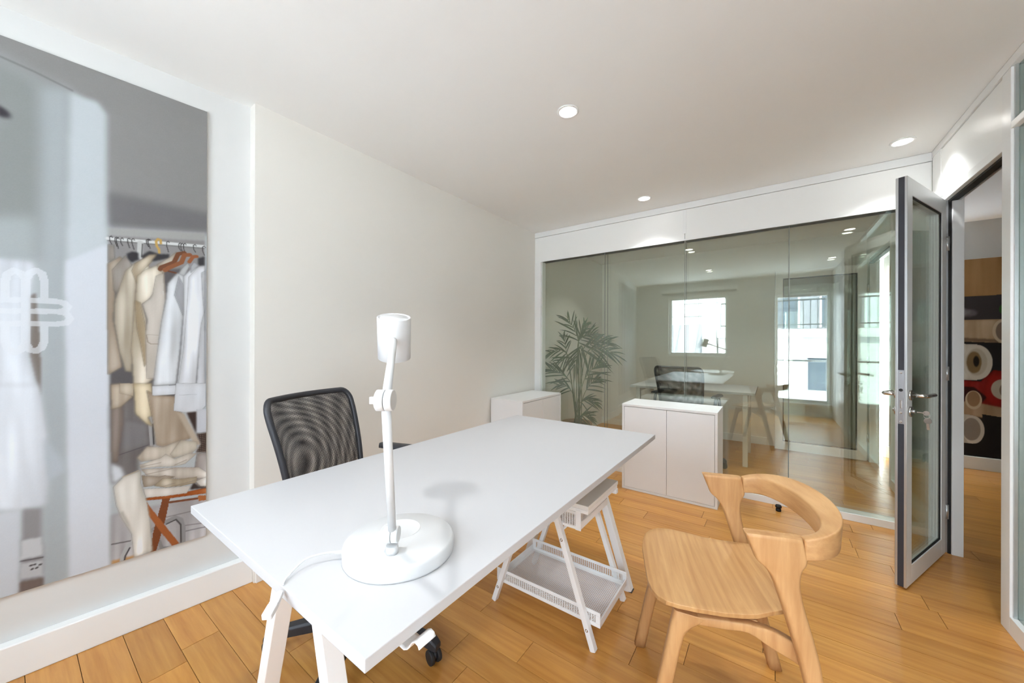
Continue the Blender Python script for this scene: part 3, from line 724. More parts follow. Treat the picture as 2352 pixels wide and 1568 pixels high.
def print_panel(cv, to3d, name, mat, parent, gain):
    nz, ny = cv.Y.shape
    P = to3d(cv.Y.ravel(), cv.Z.ravel())
    idx = np.arange(nz*ny).reshape(nz, ny)
    q = np.stack([idx[:-1,:-1], idx[:-1,1:], idx[1:,1:], idx[1:,:-1]], -1).reshape(-1,4)
    me = bpy.data.meshes.new(name)
    me.vertices.add(nz*ny); me.vertices.foreach_set('co', P.ravel())
    me.loops.add(q.size); me.loops.foreach_set('vertex_index', q.ravel().astype(np.int32))
    me.polygons.add(len(q)); me.polygons.foreach_set('loop_start', (np.arange(len(q))*4).astype(np.int32))
    at = me.color_attributes.new('print', 'FLOAT_COLOR', 'POINT')
    col = np.ones((nz*ny, 4), np.float32); col[:,:3] = np.clip(lin(np.clip(cv.c, 0, 255)).reshape(-1,3)*gain, 0, .95)
    at.data.foreach_set('color', col.ravel())
    me.update(calc_edges=True); me.materials.append(mat)
    o = bpy.data.objects.new(name, me); COL.objects.link(o); o.parent = parent
    return o
def print_mat(name, rough):
    m, N, L, B = newmat(name)
    a = N.new('ShaderNodeAttribute'); a.attribute_name = 'print'
    L.new(a.outputs['Color'], B.inputs['Base Color']); B.inputs['Roughness'].default_value = rough; B.inputs['Specular IOR Level'].default_value = .3
    return m
M['print_left'] = print_mat('printed_clothes_photo', .55); M['print_mural'] = print_mat('printed_rolls_photo', .6)

# clothes-rail photo on the near left wall
PY0, PY1, PZ0, PZ1 = -.72, .559, .298, 2.317
ys = list(np.arange(PY0, -.04, .02)) + list(np.arange(-.04, PY1, .0024)) + [PY1]
zs = list(np.arange(PZ0, PZ1, .0027)) + [PZ1]
cv = Canvas(ys, zs, (186,190,192), .0024)
logo = []
for a in ART:
    if a[0] == 'p': cv.poly(a[1], a[2], a[3], a[4])
    elif a[1] == (236,240,244): logo.append(a[5])
    else: cv.line(a[1], a[2], a[3], a[4], a[5])
    if a[0] == 'p' and a[3] >= 18 and a[2] <= 4:               # garment edges and seams
        cv.line(tuple(c*.58 for c in a[1]), 2.0, 1, .40, a[4] + a[4][:1])
    if a[0] == 'p' and a[1] == (62,46,40):      # woven cane chair back
        for i in range(9):
            for j in range(11):
                cv.ellipse((168,146,126), .527+i*.0038, .700+j*.0086, .0014, .0022, .5, .8)
before = cv.c.copy()                             # pale loop emblem printed over the photo
for pts in logo: cv.line((255,255,255), 19, 0, 1.0, pts)
changed = (np.abs(cv.c - before).max(-1, keepdims=True) > 6)
cv.c = np.where(changed, before*.42 + np.array([238.,241.,245.])*.58, before)
cv.c += cv.fine[...,None]*3
t = thing('photo_print', 'large photo print of clothes on a rail and a folding stool', 'wall print', (xnear(-.08)+.002, -.08, PZ0))
off = Vector(t.location)
print_panel(cv, lambda Y, Z: np.stack([xnear(Y)+.0141-off.x, Y-off.y, Z-off.z], -1), 'printed_face', M['print_left'], t, .74)
MB().prism([(xnear(PY0)+.0015, PY0), (xnear(PY0)+.014, PY0), (xnear(PY1)+.014, PY1), (xnear(PY1)+.0015, PY1)], PZ0, PZ1).build('backing_board', paint('cream_board_edge', (226,222,206), .7), t)

# fabric-rolls photo on the corridor end wall (u, v on the 113 x 440 visible strip -> metres)
def mu(x, yv): return (1.47 + (x-107)/333*.325, 2.063 - (yv-105)/1225*1.853)
ys = list(np.arange(1.02, 1.44, .02)) + list(np.arange(1.44, 1.84, .0030)) + list(np.arange(1.84, 2.41, .02)); zs = list(np.arange(.128, 2.058, .0042))
cv = Canvas(ys, zs, (34,30,31), .003)
def mp_(col, blur, fold, pts): cv.poly(col, blur, fold, [mu(*p) for p in pts])
def me_(col, x, y, rx, ry, **k):
    c = mu(x, y); cv.ellipse(col, c[0], c[1], rx/333*.325, ry/1225*1.853, **k)
mp_((172,132,88), 1, 7, [(-400,105),(1200,80),(1200,345),(-400,352)])
mp_((62,56,58), 3, 0, [(-400,352),(1200,345),(1200,510),(-400,510)])
me_((150,146,150), 160, 455, 70, 40, soft=.5, al=.8, rag=.5); me_((120,114,120), 230, 460, 50, 30, soft=.6, al=.7, rag=.5)
me_((52,96,40), 428, 440, 26, 34, soft=.2)
mp_((182,156,126), 2, 22, [(-400,500),(425,503),(425,652),(-400,625)]); mp_((120,98,78), 6, 0, [(-400,590),(400,630),(400,650),(-400,628)])
me_((206,188,162), 428, 578, 66, 76, soft=.05); me_((132,114,102), 432, 578, 50, 62, soft=.1)
mp_((128,20,14), 3, 26, [(-400,880),(290,900),(370,825),(900,850),(900,1000),(400,1062),(280,1045),(-400,1000)])
mp_((54,10,9), 6, 16, [(-400,925),(250,940),(330,1000),(290,1045),(-400,1005)])
me_((150,26,18), 390, 950, 78, 110, soft=.25, rag=.25); me_((186,174,158), 425, 945, 72, 66, soft=.08, rag=.06); me_((128,112,100), 446, 950, 40, 48, soft=.1)
mp_((204,197,187), 2, 26, [(-400,640),(268,662),(268,894),(-400,885)])
me_((210,203,192), 268, 778, 100, 115, soft=.05, rag=.03); me_((188,178,162), 262, 776, 74, 92, soft=.12, rag=.06); me_((130,106,74), 248, 778, 52, 76, soft=.15, rag=.12); me_((40,32,26), 262, 772, 22, 40, soft=.3, rag=.15)
mp_((168,140,112), 4, 20, [(-400,1003),(300,1040),(440,1060),(900,1100),(900,1150),(440,1142),(-400,1085)]); me_((202,182,154), 245, 1022, 56, 62, soft=.05); me_((150,118,90), 245, 1015, 44, 52, soft=.1)
mp_((34,30,31), 2, 0, [(300,1110),(900,1160),(900,1320),(320,1330)])
mp_((198,192,184), 2, 18, [(-400,1075),(244,1122),(244,1306),(-400,1290)])
me_((206,199,190), 244, 1214, 74, 92, soft=.05, rag=.03); me_((142,132,124), 232, 1212, 62, 76, soft=.08, rag=.04)
cv.c += cv.fine[...,None]*3
t = thing('mural_print', 'dark photo print of stacked fabric rolls in the corridor', 'wall print', (1.7, YC-.005, .128))
off2 = Vector(t.location)
print_panel(cv, lambda Y, Z: np.stack([Y-off2.x, np.full_like(Y, YC-.0141)-off2.y, Z-off2.z], -1), 'printed_face', M['print_mural'], t, 1.0)
bx('backing_board', M['white_frame'], t, 1.02, 2.40, YC-.014, YC-.001, .128, 2.058)

# ------------------------------------------------------------------ desk
DX0, DX1, DYa, DYb, DTZ = -1.352, -.488, .310, 1.950, .75
desk = thing('desk', 'long white trestle desk carrying the white lamp', 'desk', (-.92, 1.13, 0))
bx('tabletop', M['desk'], desk, DX0, DX1, DYa, DYb, DTZ-.022, DTZ, .0015)
for yy in (.378, 1.782):
    for sx in (-1, 1):
        cx = -.866
        a = (cx + sx*.292, yy+.018, 0); b = (cx + sx*.074, yy+.018, DTZ-.047)
        MB().beam(a, b, .036, .040, (0,1,0)).build('leg', M['white_metal'], desk, .002)
        MB().box(a[0]-.020, a[0]+.020, yy, yy+.036, .0, .004).build('foot_pad', M['black_plastic'], desk)
    bx('top_bar', M['white_metal'], desk, -1.20, -.60, yy-.002, yy+.038, DTZ-.050, DTZ-.022, .002)

# cord clip hook under the right-hand edge
t = thing('under_desk_hook', 'small white curved plastic hook under the desk edge', 'hook', (-.52, .44, .68))
prof = [(-.545,.7255),(-.545,.716),(-.537,.703),(-.524,.695),(-.512,.694),(-.503,.699),(-.497,.708),(-.491,.716),(-.483,.720),(-.475,.718),(-.471,.712)]
mb = MB(); rows = []
for yy in (.398, .404, .428, .434): rows.append([(x, yy, z) for x, z in prof])
mb.grid(rows)
o = mb.build('hook_band', M['white_metal'], t); sd = o.modifiers.new('thick', 'SOLIDIFY'); sd.thickness = .0022
bx('hook_plate', M['white_metal'], t, -.58, -.540, .395, .437, .7230, .7270)

# ------------------------------------------------------------------ mesh rack below the desk
rk = thing('printer_rack', 'white metal rack with mesh baskets tucked under the desk', 'rack', (-.82, 1.53, 0))
RX, RY0, RY1 = -.822, 1.362, 1.712
for yy in (RY0, RY1):
    for sx in (-1, 1):
        lg = MB().beam((RX+sx*.250, yy, 0), (RX+sx*.006, yy, .700), .022, .026, (0,1,0)).build('leg', M['white_metal'], rk, .0015)
        for hz in (.075, .40):
            xx = RX + sx*(.250 - .3486*hz)
            MB().lathe([(.0065,0),(.0065,.002),(.003,.0022),(.003,.001)], (xx, yy-.011 if yy == RY0 else yy+.011, hz), (0,-1 if yy == RY0 else 1,0), 16).build('bolt', M['chrome'], lg)
bx('top_bar', M['white_metal'], rk, RX-.02, RX+.02, RY0+.011, RY1-.011, .675, .705, .002)
def basket(name, x0, x1, y0, y1, z0, z1, rim):
    b = MB()
    for yy in (y0, y1-.004):
        b.box(x0, x1, yy, yy+.004, z1-rim, z1); b.box(x0, x1, yy, yy+.004, z0, z0+rim)
        b.box(x0, x0+.02, yy, yy+.004, z0+rim, z1-rim); b.box(x1-.02, x1, yy, yy+.004, z0+rim, z1-rim)
    for xx in (x0, x1-.004):
        b.box(xx, xx+.004, y0+.004, y1-.004, z0, z0+.030)
    b.box(x0, x1, y0+.004, y0+.016, z0, z0+.003); b.box(x0, x1, y1-.016, y1-.004, z0, z0+.003)
    b.box(x0+.004, x0+.02, y0+.016, y1-.016, z0, z0+.003); b.box(x1-.02, x1-.004, y0+.016, y1-.016, z0, z0+.003)
    bo = b.build(name, M['white_metal'], rk, .0008)
    for yy in (y0+.0015, y1-.0025):
        bx('mesh_wall', M['rack_mesh'], bo, x0+.02, x1-.02, yy, yy+.001, z0+rim, z1-rim)
    bx('mesh_floor', M['rack_mesh_h'], bo, x0+.02, x1-.02, y0+.016, y1-.016, z0+.001, z0+.002)
    return bo
basket('lower_basket', -1.070, -.552, RY0+.014, RY1-.014, .086, .146, .014)
ub = basket('upper_basket', -1.005, -.640, RY0+.016, RY1-.030, .448, .520, .012)
bx('mesh_wall', M['rack_mesh_y'], ub, -.6425, -.6415, RY0+.03, RY1-.045, .478, .515)
bx('basket_corner', M['white_metal'], ub, -.660, -.636, RY0+.013, RY0+.016, .448, .530)
bx('rack_shelf', paint('white_shelf_board', (232,230,226), .5, .02), rk, -1.040, -.604, RY0+.014, RY1+.014, .538, .556, .0015)
bx('rack_shelf', M['white_metal'], rk, -1.036, -.606, RY0+.016, RY1+.010, .521, .537, .0015)
bx('shelf_clip', M['white_metal'], rk, -.625, -.602, RY1-.015, RY1+.010, .500, .521, .002)
MB().tube([(RX+.10, RY0+.01, .43), (RX+.10, RY1-.01, .43)], .006).build('cross_rod', M['white_metal'], rk)

# ------------------------------------------------------------------ desk lamp
LB = Vector((-.682, .520, DTZ))
lamp = thing('desk_lamp', 'white adjustable desk lamp with round base and cylinder head', 'lamp', tuple(LB))
MB().lathe([(.119,0.0006),(.1195,.004),(.1195,.024),(.118,.0285),(.114,.031),(.0,.0315)], LB, (0,0,1), 96).build('base', M['lamp_white'], lamp)
MB().lathe([(.046,.0315),(.0455,.0318),(.0450,.0316),(0,.0317)], LB + Vector((-.028,.022,0)), (0,0,1), 64).build('charging_pad', M['lamp_white'], lamp)
rdir = Vector((.600, -.800, 0)).normalized()          # direction in which the lower arm leans (towards the window side)
adir = Vector((0.813, .582, 0))                         # joint axis
A0 = Vector((-.642, .470, DTZ+.0315)); J0 = A0 + Vector((0,0,.038)); E0 = Vector((-.545, .385, 1.118)); HD = Vector((-.838, .618, 1.232))
MB().lathe([(.0125,0),(.0125,.016)], A0, (0,0,1), 28).build('base_pivot', M['lamp_white'], lamp)
def joint(c, nm, r, ax):
    o = MB().lathe([(r*.92,-.0155),(r,-.0145),(r,-.0012),(r*.93,-.0006)], c, ax, 40).build(nm, M['lamp_white'], lamp)
    MB().lathe([(r*.93,.0006),(r,.0012),(r,.0125),(r*.92,.0135)], c, ax, 40).build('joint_cap', M['lamp_white'], o)
    k = MB().lathe([(.0065,-.0155),(.0065,-.021),(.006,-.0215)], c, ax, 20); 
    v = Vector(ax).normalized(); p = Vector(c) - v*.0225
    k.beam(p + Vector((0,0,-.006)), p + Vector((0,0,.006)), .006, .010, tuple(v))
    k.build('knob', M['lamp_white'], o)
joint(J0, 'lower_joint', .0165, adir); joint(E0, 'elbow_joint', .0185, adir)
MB().tube([J0, E0], .0082, 24).build('lower_arm', M['lamp_white'], lamp)
up = ((E0 - HD).normalized()*.30 + Vector((0,0,.95))).normalized()
toE = (E0 - HD); toE = (toE - up*toE.dot(up)).normalized()
MB().tube([E0, E0 + (HD-E0)*.55, HD + toE*.046 + up*.004, HD + toE*.040 + up*.006], [.0082,.0084,.0090,.0086], 24).build('upper_arm', M['lamp_white'], lamp)
hl, hr = .058, .0435
hd = MB().lathe([(hr-.002,-hl),(hr,-hl+.001),(hr,hl-.001),(hr-.001,hl),(hr-.004,hl),(hr-.0045,hl-.004),(hr-.007,hl-.004),(hr-.0075,hl-.001),(0,hl-.0005)], HD, up, 64).build('head', M['lamp_white'], lamp)
MB().lathe([(hr-.004,-hl+.004),(0,-hl+.004)], HD, up, 40).build('diffuser', M['desk'], hd)
# cord with plug and in-line switch draped over the desk edge
def bez(pts, n=14):
    out = []; P = [Vector(p) for p in pts]
    P = [P[0]*2-P[1]] + P + [P[-1]*2-P[-2]]
    for i in range(1, len(P)-2):
        for k in range(n):
            t_ = k/n; a,b,c,d = P[i-1],P[i],P[i+1],P[i+2]
            out.append(.5*((2*b)+(-a+c)*t_+(2*a-5*b+4*c-d)*t_*t_+(-a+3*b-3*c+d)*t_**3))
    out.append(P[-2]); return out
MB().tube(bez([(-.752,.428,DTZ+.016),(-.775,.400,DTZ+.018),(-.790,.365,DTZ+.016),(-.776,.325,DTZ+.006),(-.764,.312,DTZ+.003)]), .0021, 10).build('cord', M['lamp_white'], lamp)
MB().tube([(-.742,.438,DTZ+.015),(-.764,.414,DTZ+.017)], [.0042,.0032], 14).build('plug', M['lamp_white'], lamp)
sw = MB(); a = Vector((-.762,.306,DTZ+.002)); b = Vector((-.716,.272,DTZ-.012))
a = Vector((-.752,.304,.748)); b = Vector((-.716,.266,.738))
sw.beam(a, a+(b-a)*.55, .010, .008, w2=.017, t2=.012); sw.beam(a+(b-a)*.55, b, .017, .012, w2=.017, t2=.012)
sw.build('cord_switch', M['lamp_white'], lamp, .002)

# ------------------------------------------------------------------ cabinets
def cabinet(label, loc, rotz):
    w, d, h, p = .708, .352, .712, .018
    t = thing('storage_cabinet', label, 'cabinet', loc, rotz, 'white two-door cabinets')
    # local: front at -Y, origin at front-centre floor
    b = MB(); b.box(-w/2, w/2, 0, d, h-p, h); b.box(-w/2, w/2, 0, d, 0, p); b.box(-w/2, -w/2+p, 0, d, p, h-p); b.box(w/2-p, w/2, 0, d, p, h-p); b.box(-w/2+p, w/2-p, d-.006, d, p, h-p)
    b.build('body', M['cab'], t, .0012, local=True)
    for s in (-1, 1):
        x0, x1 = (-w/2+p+.002, -.0012) if s < 0 else (.0012, w/2-p-.002)
        bx('cabinet_door', M['cab'], t, x0, x1, .0008, .018, p+.002, h-p-.004, .0012, True)
    bx('gap_shade_sheet', M['gap_shade_and_blind'], t, -w/2+p, w/2-p, .020, .022, p, h-p, 0, True)  # grey sheet standing in for the shade in the gaps round the doors
    return t
cabinet('white two-door cabinet standing against the glass partition', (-.677, 3.042, 0), 0)
cabinet('white two-door cabinet against the beige wall, partly hidden by the desk', (-1.764, 2.975, 0), PI/2)

# ------------------------------------------------------------------ oak chair (local: +x = seat front, y = sides)
oc = thing('oak_chair', 'solid oak chair with curved backrest pulled away from the desk', 'chair', (-.16, 1.40, 0), math.radians(-159.2))
def slab(pairs, sfun, half, ins=.35):
    """pairs of (front f, front z, back f, back z) lofted into a rounded bar; sfun(z) = side position"""
    mb = MB(); rings = []
    for (fa, za, fb, zb), hf in zip(pairs, half):
        s = sfun((za+zb)/2); r = min(hf, math.hypot(fa-fb, za-zb)/2)*ins
        d = Vector((fb-fa, 0, zb-za)); L = d.length; d.normalize()
        ring = []
        # rounded rectangle: along d (front->back) and y
        for (u, v) in ((0, -1), (1, -1), (1, 1), (0, 1)):
            pass
        def P(u, y): return Vector((fa, s, za)) + d*u + Vector((0, y, 0))
        c = [(r, -hf), (L-r, -hf), (L-r*.3, -hf+r*.3), (L, -hf+r), (L, hf-r), (L-r*.3, hf-r*.3), (L-r, hf), (r, hf), (r*.3, hf-r*.3), (0, hf-r), (0, -hf+r), (r*.3, -hf+r*.3)]
        rings.append([P(u, y) for u, y in c])
    mb.rings(rings, True, True)
    return mb
def densify(pairs, half, n=4):
    P = np.array([list(p)+[h] for p, h in zip(pairs, half)]); out = []
    for i in range(len(P)-1):
        for k in range(n):
            t_ = k/n; p0 = P[max(i-1,0)]; p1 = P[i]; p2 = P[i+1]; p3 = P[min(i+2,len(P)-1)]
            out.append(.5*(2*p1+(p2-p0)*t_+(2*p0-5*p1+4*p2-p3)*t_*t_+(3*p1-p0-3*p2+p3)*t_**3) if i > 0 else p1+(p2-p1)*t_)
    out.append(P[-1]); return [tuple(r[:4]) for r in out], [float(r[4]) for r in out]
rear = [(-.242,0,-.284,0),(-.205,.15,-.246,.152),(-.166,.305,-.207,.31),(-.150,.37,-.195,.375),(-.125,.458,-.172,.465),(-.105,.525,-.157,.52),(-.085,.582,-.149,.565),(-.066,.612,-.149,.595),(-.047,.629,-.153,.616),(-.038,.650,-.164,.643),(-.017,.703,-.152,.701)]
rh = [.019,.0195,.020,.020,.020,.0195,.018,.017,.0165,.016,.0150]
rp, rhh = densify(rear, rh)
for s in (-1, 1):
    slab(rp, lambda z, s=s: s*(.2135+.016*z/.7), rhh, .5).build('rear_leg', M['oak'], oc, local=True)
front = [(.240,0,.200,0),(.200,.2,.160,.2),(.171,.345,.130,.34),(.163,.385,.112,.375),(.158,.408,.085,.396),(.155,.426,.060,.414)]
fp, fhh = densify(front, [.0195,.020,.020,.0195,.018,.016])
for s in (-1, 1):
    slab(fp, lambda z, s=s: s*(.194-.012*z/.42), fhh, .55).build('front_leg', M['oak'], oc, local=True)
    rail = [(.090,.418,.090,.394),(.02,.421,.02,.394),(-.05,.421,-.040,.396),(-.11,.410,-.095,.366),(-.155,.391,-.150,.340),(-.188,.374,-.186,.318)]
    rl, rlh = densify(rail, [.014]*6, 3)
    slab(rl, lambda z, s=s: s*.184, rlh, .3).build('side_rail', M['oak'], oc, local=True)
for f, z in ((.10, .409), (-.055, .412)):
    MB().beam((f, -.175, z), (f, .175, z), .034, .020).build('cross_rail', M['oak'], oc, .004, local=True)
# seat
def seatw(f):
    xs = [-.190,-.14,-.06,.03,.10,.150,.180,.200,.213,.220]; ws = [.160,.178,.203,.222,.230,.226,.212,.188,.150,.095]
    return float(np.interp(f, xs, ws))
top = []; bot = []
fs_ = [-.190,-.165,-.14,-.10,-.06,-.02,.03,.07,.10,.13,.150,.166,.180,.191,.200,.207,.213,.217,.220]
for f in fs_:
    w = seatw(f); rt = []; rb = []
    for k in range(17):
        u = -1 + 2*k/16; y = u*w
        z = .452 + .012*(abs(y)/.22)**2.2 + .02*max(0, -f-.05)/.14 - .010*max(0, (f-.12)/.10)**2 - .006*math.exp(-((f+.02)/.1)**2)
        rt.append((f, y, z)); rb.append((f, y, z-.013))
    top.append(rt); bot.append(rb)
mb = MB(); mb.grid(top)
nb = len(mb.v); mb.grid(bot, flip=True)
m_, n_ = len(top), 17
def edge(i, j, k, l): mb.f.append((i, j, l, k)); mb.sm.append(False)
for i in range(m_-1):
    a, b = i*n_, (i+1)*n_; edge(a, b, nb+a, nb+b); a, b = i*n_+16, (i+1)*n_+16; edge(a, b, nb+a, nb+b)
for k in range(16):
    edge(k, k+1, nb+k, nb+k+1); edge((m_-1)*n_+k, (m_-1)*n_+k+1, nb+(m_-1)*n_+k, nb+(m_-1)*n_+k+1)
mb.build('seat', M['oak_seat'], oc, .003, local=True)
# backrest rail: loft of rounded sections along a bow
rings = []
NB = 33
for i in range(NB):
    th = PI*i/(NB-1); q = math.sin(th)**.75
    cy_ = .2285*math.cos(th); f = -.156 - .128*q
    tx = Vector((-.128*.75*math.cos(th)*max(math.sin(th), .05)**-.25, -.2285*math.sin(th)*1.0, 0))
    if i in (0, NB-1): tx = Vector((-1 if i == 0 else 1, 0, 0))
    tx.normalize()
    out = Vector((tx.y, -tx.x, 0))
    if out.dot(Vector((f+.1, cy_, 0))) < 0: out = -out
    th_ = .0145 + .0125*q
    zt_in, zt_out = .7005 + .022*q, .7005 + .046*q
    zb_in, zb_out = .644 + .012*q, .644 + .020*q
    c = Vector((f, cy_, 0))
    sec = [(-1, zb_in), (-1, zt_in), (1, zt_out), (1-.25*q, zb_out)]
    rings.append([c + out*(u*th_) + Vector((0,0,z)) for u, z in sec])
MB().rings(rings, True, True).build('back_rail', M['oak_rail'], oc, .0055, 3, local=True)

# ------------------------------------------------------------------ office chair (local: +x = facing direction)
def office_chair(label):
    t = thing('office_chair', label, 'office chair', group='black mesh office chairs')
    for k in range(5):
        a = 2*PI*k/5 - .066
        d = Vector((math.cos(a), math.sin(a), 0)); sd = Vector((-d.y, d.x, 0))
        arm = MB(); rings = []
        for r, z, w, h in ((.02,.100,.058,.052),(.08,.098,.054,.050),(.19,.092,.048,.042),(.30,.084,.042,.036),(.342,.076,.042,.036),(.360,.066,.036,.022)):
            c = d*r + Vector((0,0,z))
            rings.append([c + sd*(w/2*u) + Vector((0,0,h/2*v)) for u, v in ((-1,-1),(-1,.55),(-.72,1),(.72,1),(1,.55),(1,-1))])
        arm.rings(rings, True, False)
        ao = arm.build('base_arm', M['black_plastic'], t, .002, local=True)
        cc_ = d*.340; ca = a + 1.1 + k*.9
        ax = Vector((math.cos(ca), math.sin(ca), 0))
        body = MB().tube([cc_ + Vector((0,0,.030)), cc_ + Vector((0,0,.060))], .010, 14)
        body.lathe([(.018,-.006),(.018,.006)], cc_ + Vector((0,0,.030)), ax, 20)
        co = body.build('caster', M['black_plastic'], ao, local=True)
        for s in (-1, 1):
            MB().lathe([(.019,s*.007),(.0255,s*.008),(.0265,s*.011),(.0265,s*.019),(.0255,s*.0215),(.020,s*.0225),(0,s*.0230)], cc_ + Vector((0,0,.0265)), ax, 28).build('caster_wheel', M['tyre'], co, local=True)
    MB().lathe([(.045,.060),(.045,.125),(.030,.135),(.026,.30),(.018,.30),(.018,.40)], (0,0,0), (0,0,1), 28).build('gas_column', M['black_plastic'], t, local=True)
    MB().box(-.12, .12, -.09, .09, .395, .425).build('seat_mechanism', M['black_plastic'], t, .01, local=True)
    # seat cushion
    rings = []
    def ring(z, k, dx=0):
        out = []
        for i in range(36):
            a = 2*PI*i/36; c_, s_ = math.cos(a), math.sin(a)
            out.append((.02+dx + .240*k*math.copysign(abs(c_)**.45, c_), .240*k*math.copysign(abs(s_)**.45, s_), z + .012*abs(s_)**3 - .010*max(0, c_)**4))
        return out
    MB().rings([ring(.425,.80), ring(.430,.95), ring(.452,1.0), ring(.478,.99), ring(.490,.95), ring(.496,.80), ring(.497,.4)], True, True).build('seat', M['black_fabric'], t, local=True)
    # armrests
    for s in (-1, 1):
        loop = bez([(.10, s*.200, .435), (.11, s*.265, .440), (.10, s*.285, .55), (.06, s*.285, .690), (-.02, s*.285, .700), (-.08, s*.284, .64), (-.07, s*.275, .47), (-.05, s*.205, .435)], 6)
        ar = MB().tube(loop, .014, 12).build('armrest', M['black_plastic'], t, local=True)
        pad = MB(); rg = []
        for x, w in ((-.135,.012),(-.125,.026),(-.08,.032),(.05,.032),(.115,.027),(.130,.012)):
            rg.append([(x, s*.285 + w*u, .707 + v) for u, v in ((-1,-.006),(-1,.004),(-.7,.012),(.7,.012),(1,.004),(1,-.006))])
        pad.rings(rg, True, True).build('arm_pad', M['black_plastic'], ar, local=True)
    # backrest
    def bp(u, z, push=0.0):     # u -1..1 across, z height
        k = (z-.52)/.47
        hw = .184 + .034*min(1, max(0, k)*1.2)
        x = -.205 - .115*k + .045*u*u*1.0 + .018*math.sin(PI*k)
        return Vector((x + push, u*hw, z))
    path = []
    n = 10
    zt, zb, rc = .990, .520, .16
    for i in range(n+1): path.append(bp(-1, zb+.05 + (zt-.05-zb-.05)*i/n))
    for i in range(1, 7): a = PI/2*i/6; path.append(bp(-1+rc*(1-math.cos(a)), zt-.05 + .05*math.sin(a)))
    for i in range(1, 10): path.append(bp(-1+rc + (2-2*rc)*i/10, zt + .006*math.sin(PI*i/10)*0))
    for i in range(0, 7): a = PI/2*i/6; path.append(bp(1-rc+rc*math.sin(a), zt-.05 + .05*math.cos(a)))
    for i in range(1, n+1): path.append(bp(1, zt-.05 - (zt-.05-zb-.05)*i/n))
    for i in range(1, 7): a = PI/2*i/6; path.append(bp(1-rc*(1-math.cos(a)), zb+.05 - .05*math.sin(a)))
    for i in range(1, 10): path.append(bp(1-rc - (2-2*rc)*i/10, zb))
    for i in range(0, 6): a = PI/2*i/6; path.append(bp(-1+rc-rc*math.sin(a), zb+.05-.05*math.cos(a)))
    MB().tube(path, .0125, 12, True).build('back_frame', M['black_plastic'], t, local=True)
    for nm, mt, push, bulge in (('mesh_front', 'mesh_front', .009, .010), ('mesh_rear', 'mesh_back', -.009, -.016)):
        rows = []
        for i in range(25):
            z = zb+.008 + (zt-zb-.016)*i/24; row_ = []
            e = 1.0
            if z > zt-.05: e = 1-rc*(1-math.sqrt(max(0, 1-((z-zt+.05)/.05)**2)))
            if z < zb+.05: e = 1-rc*(1-math.sqrt(max(0, 1-((zb+.05-z)/.05)**2)))
            for k in range(21):
                u = (-1+2*k/20)*e*.985
                row_.append(bp(u, z, push + bulge*(1-u*u)*math.sin(PI*(i/24))))
            rows.append(row_)
        MB().grid(rows).build(nm, M[mt], t, local=True)
    MB().tube(bez([(-.10,0,.41),(-.20,0,.42),(-.262,0,.50),(-.285,0,.62)], 6), .020, 14).build('back_upright', M['black_plastic'], t, local=True)
    return t
ch = office_chair('black mesh office chair at the desk before the beige wall')
ch.location = (-1.376, .868, 0); ch.rotation_euler.z = math.radians(18.5)
c2 = copy_tree(ch); c2['label'] = 'black mesh office chair behind the glass, its back to the partition'
c2.location = (-.715, 4.055, 0); c2.rotation_euler.z = math.radians(84)
c3 = copy_tree(ch); c3['label'] = 'black office chair in the corridor, only one caster in view'
c3.location = (2.02, 5.16, 0); c3.rotation_euler.z = math.radians(200)

# ------------------------------------------------------------------ palm
PB = (-1.765, 3.70, 0)
pl = thing('potted_palm', 'green kentia palm in a basket behind the glass partition', 'plant', PB)
MB().lathe([(.125,0),(.135,.01),(.158,.16),(.165,.325),(.172,.345),(.165,.352),(.152,.345),(.150,.320)], PB, (0,0,1), 40).build('basket', M['basket'], pl)
MB().lathe([(.151,.318),(.10,.327),(0,.330)], PB, (0,0,1), 32).build('soil', M['soil'], pl)
FR = [((-1.741,3.685,1.25),(-1.906,3.685,1.551)),((-1.71,3.628,1.268),(-1.622,3.628,1.449)),((-1.701,3.713,1.152),(-1.34,3.713,1.258)),((-1.911,3.741,1.108),(-2.08,3.568,1.119)),((-1.819,3.647,.797),(-2.08,3.559,.958)),((-1.61,3.572,.844),(-1.4,3.572,1.043)),((-1.632,3.666,.72),(-1.466,3.666,.864)),((-1.794,3.619,.703),(-1.976,3.619,.759)),((-1.676,3.628,.586),(-1.484,3.628,.595)),((-1.688,3.61,.42),(-1.53,3.61,.439)),((-1.931,3.779,1.107),(-1.989,3.779,1.344)),((-1.617,3.666,1.134),(-1.295,3.666,1.121)),((-1.655,3.591,1.192),(-1.759,3.591,.931)),((-1.799,3.807,1.23),(-1.565,3.807,1.348)),((-1.807,3.666,1.052),(-2.008,3.666,.986))]
pr_ = random.Random(5)
def leaflet(mb, base, tip, w, droop):
    base = Vector(base); tip = Vector(tip); d = tip-base
    if d.length < .01: return
    side = d.cross(Vector((0,1,.15)))
    if side.length < 1e-4: side = Vector((1,0,0))
    side.normalize(); rows = []
    nrm = d.cross(side).normalized()
    for i in range(6):
        t_ = i/5; c = base + d*t_ + Vector((0,0,-droop*t_*t_)) ; ww = w*(math.sin(PI*min(1, .12+t_*.88))**.7 if t_ < 1 else .02)
        p = [c - side*ww/2, c + nrm*ww*.18, c + side*ww/2]
        for q in p: q.x = max(q.x, -2.115); q.y = max(q.y, 3.505)
        rows.append([tuple(q) for q in p])
    mb.grid(rows)
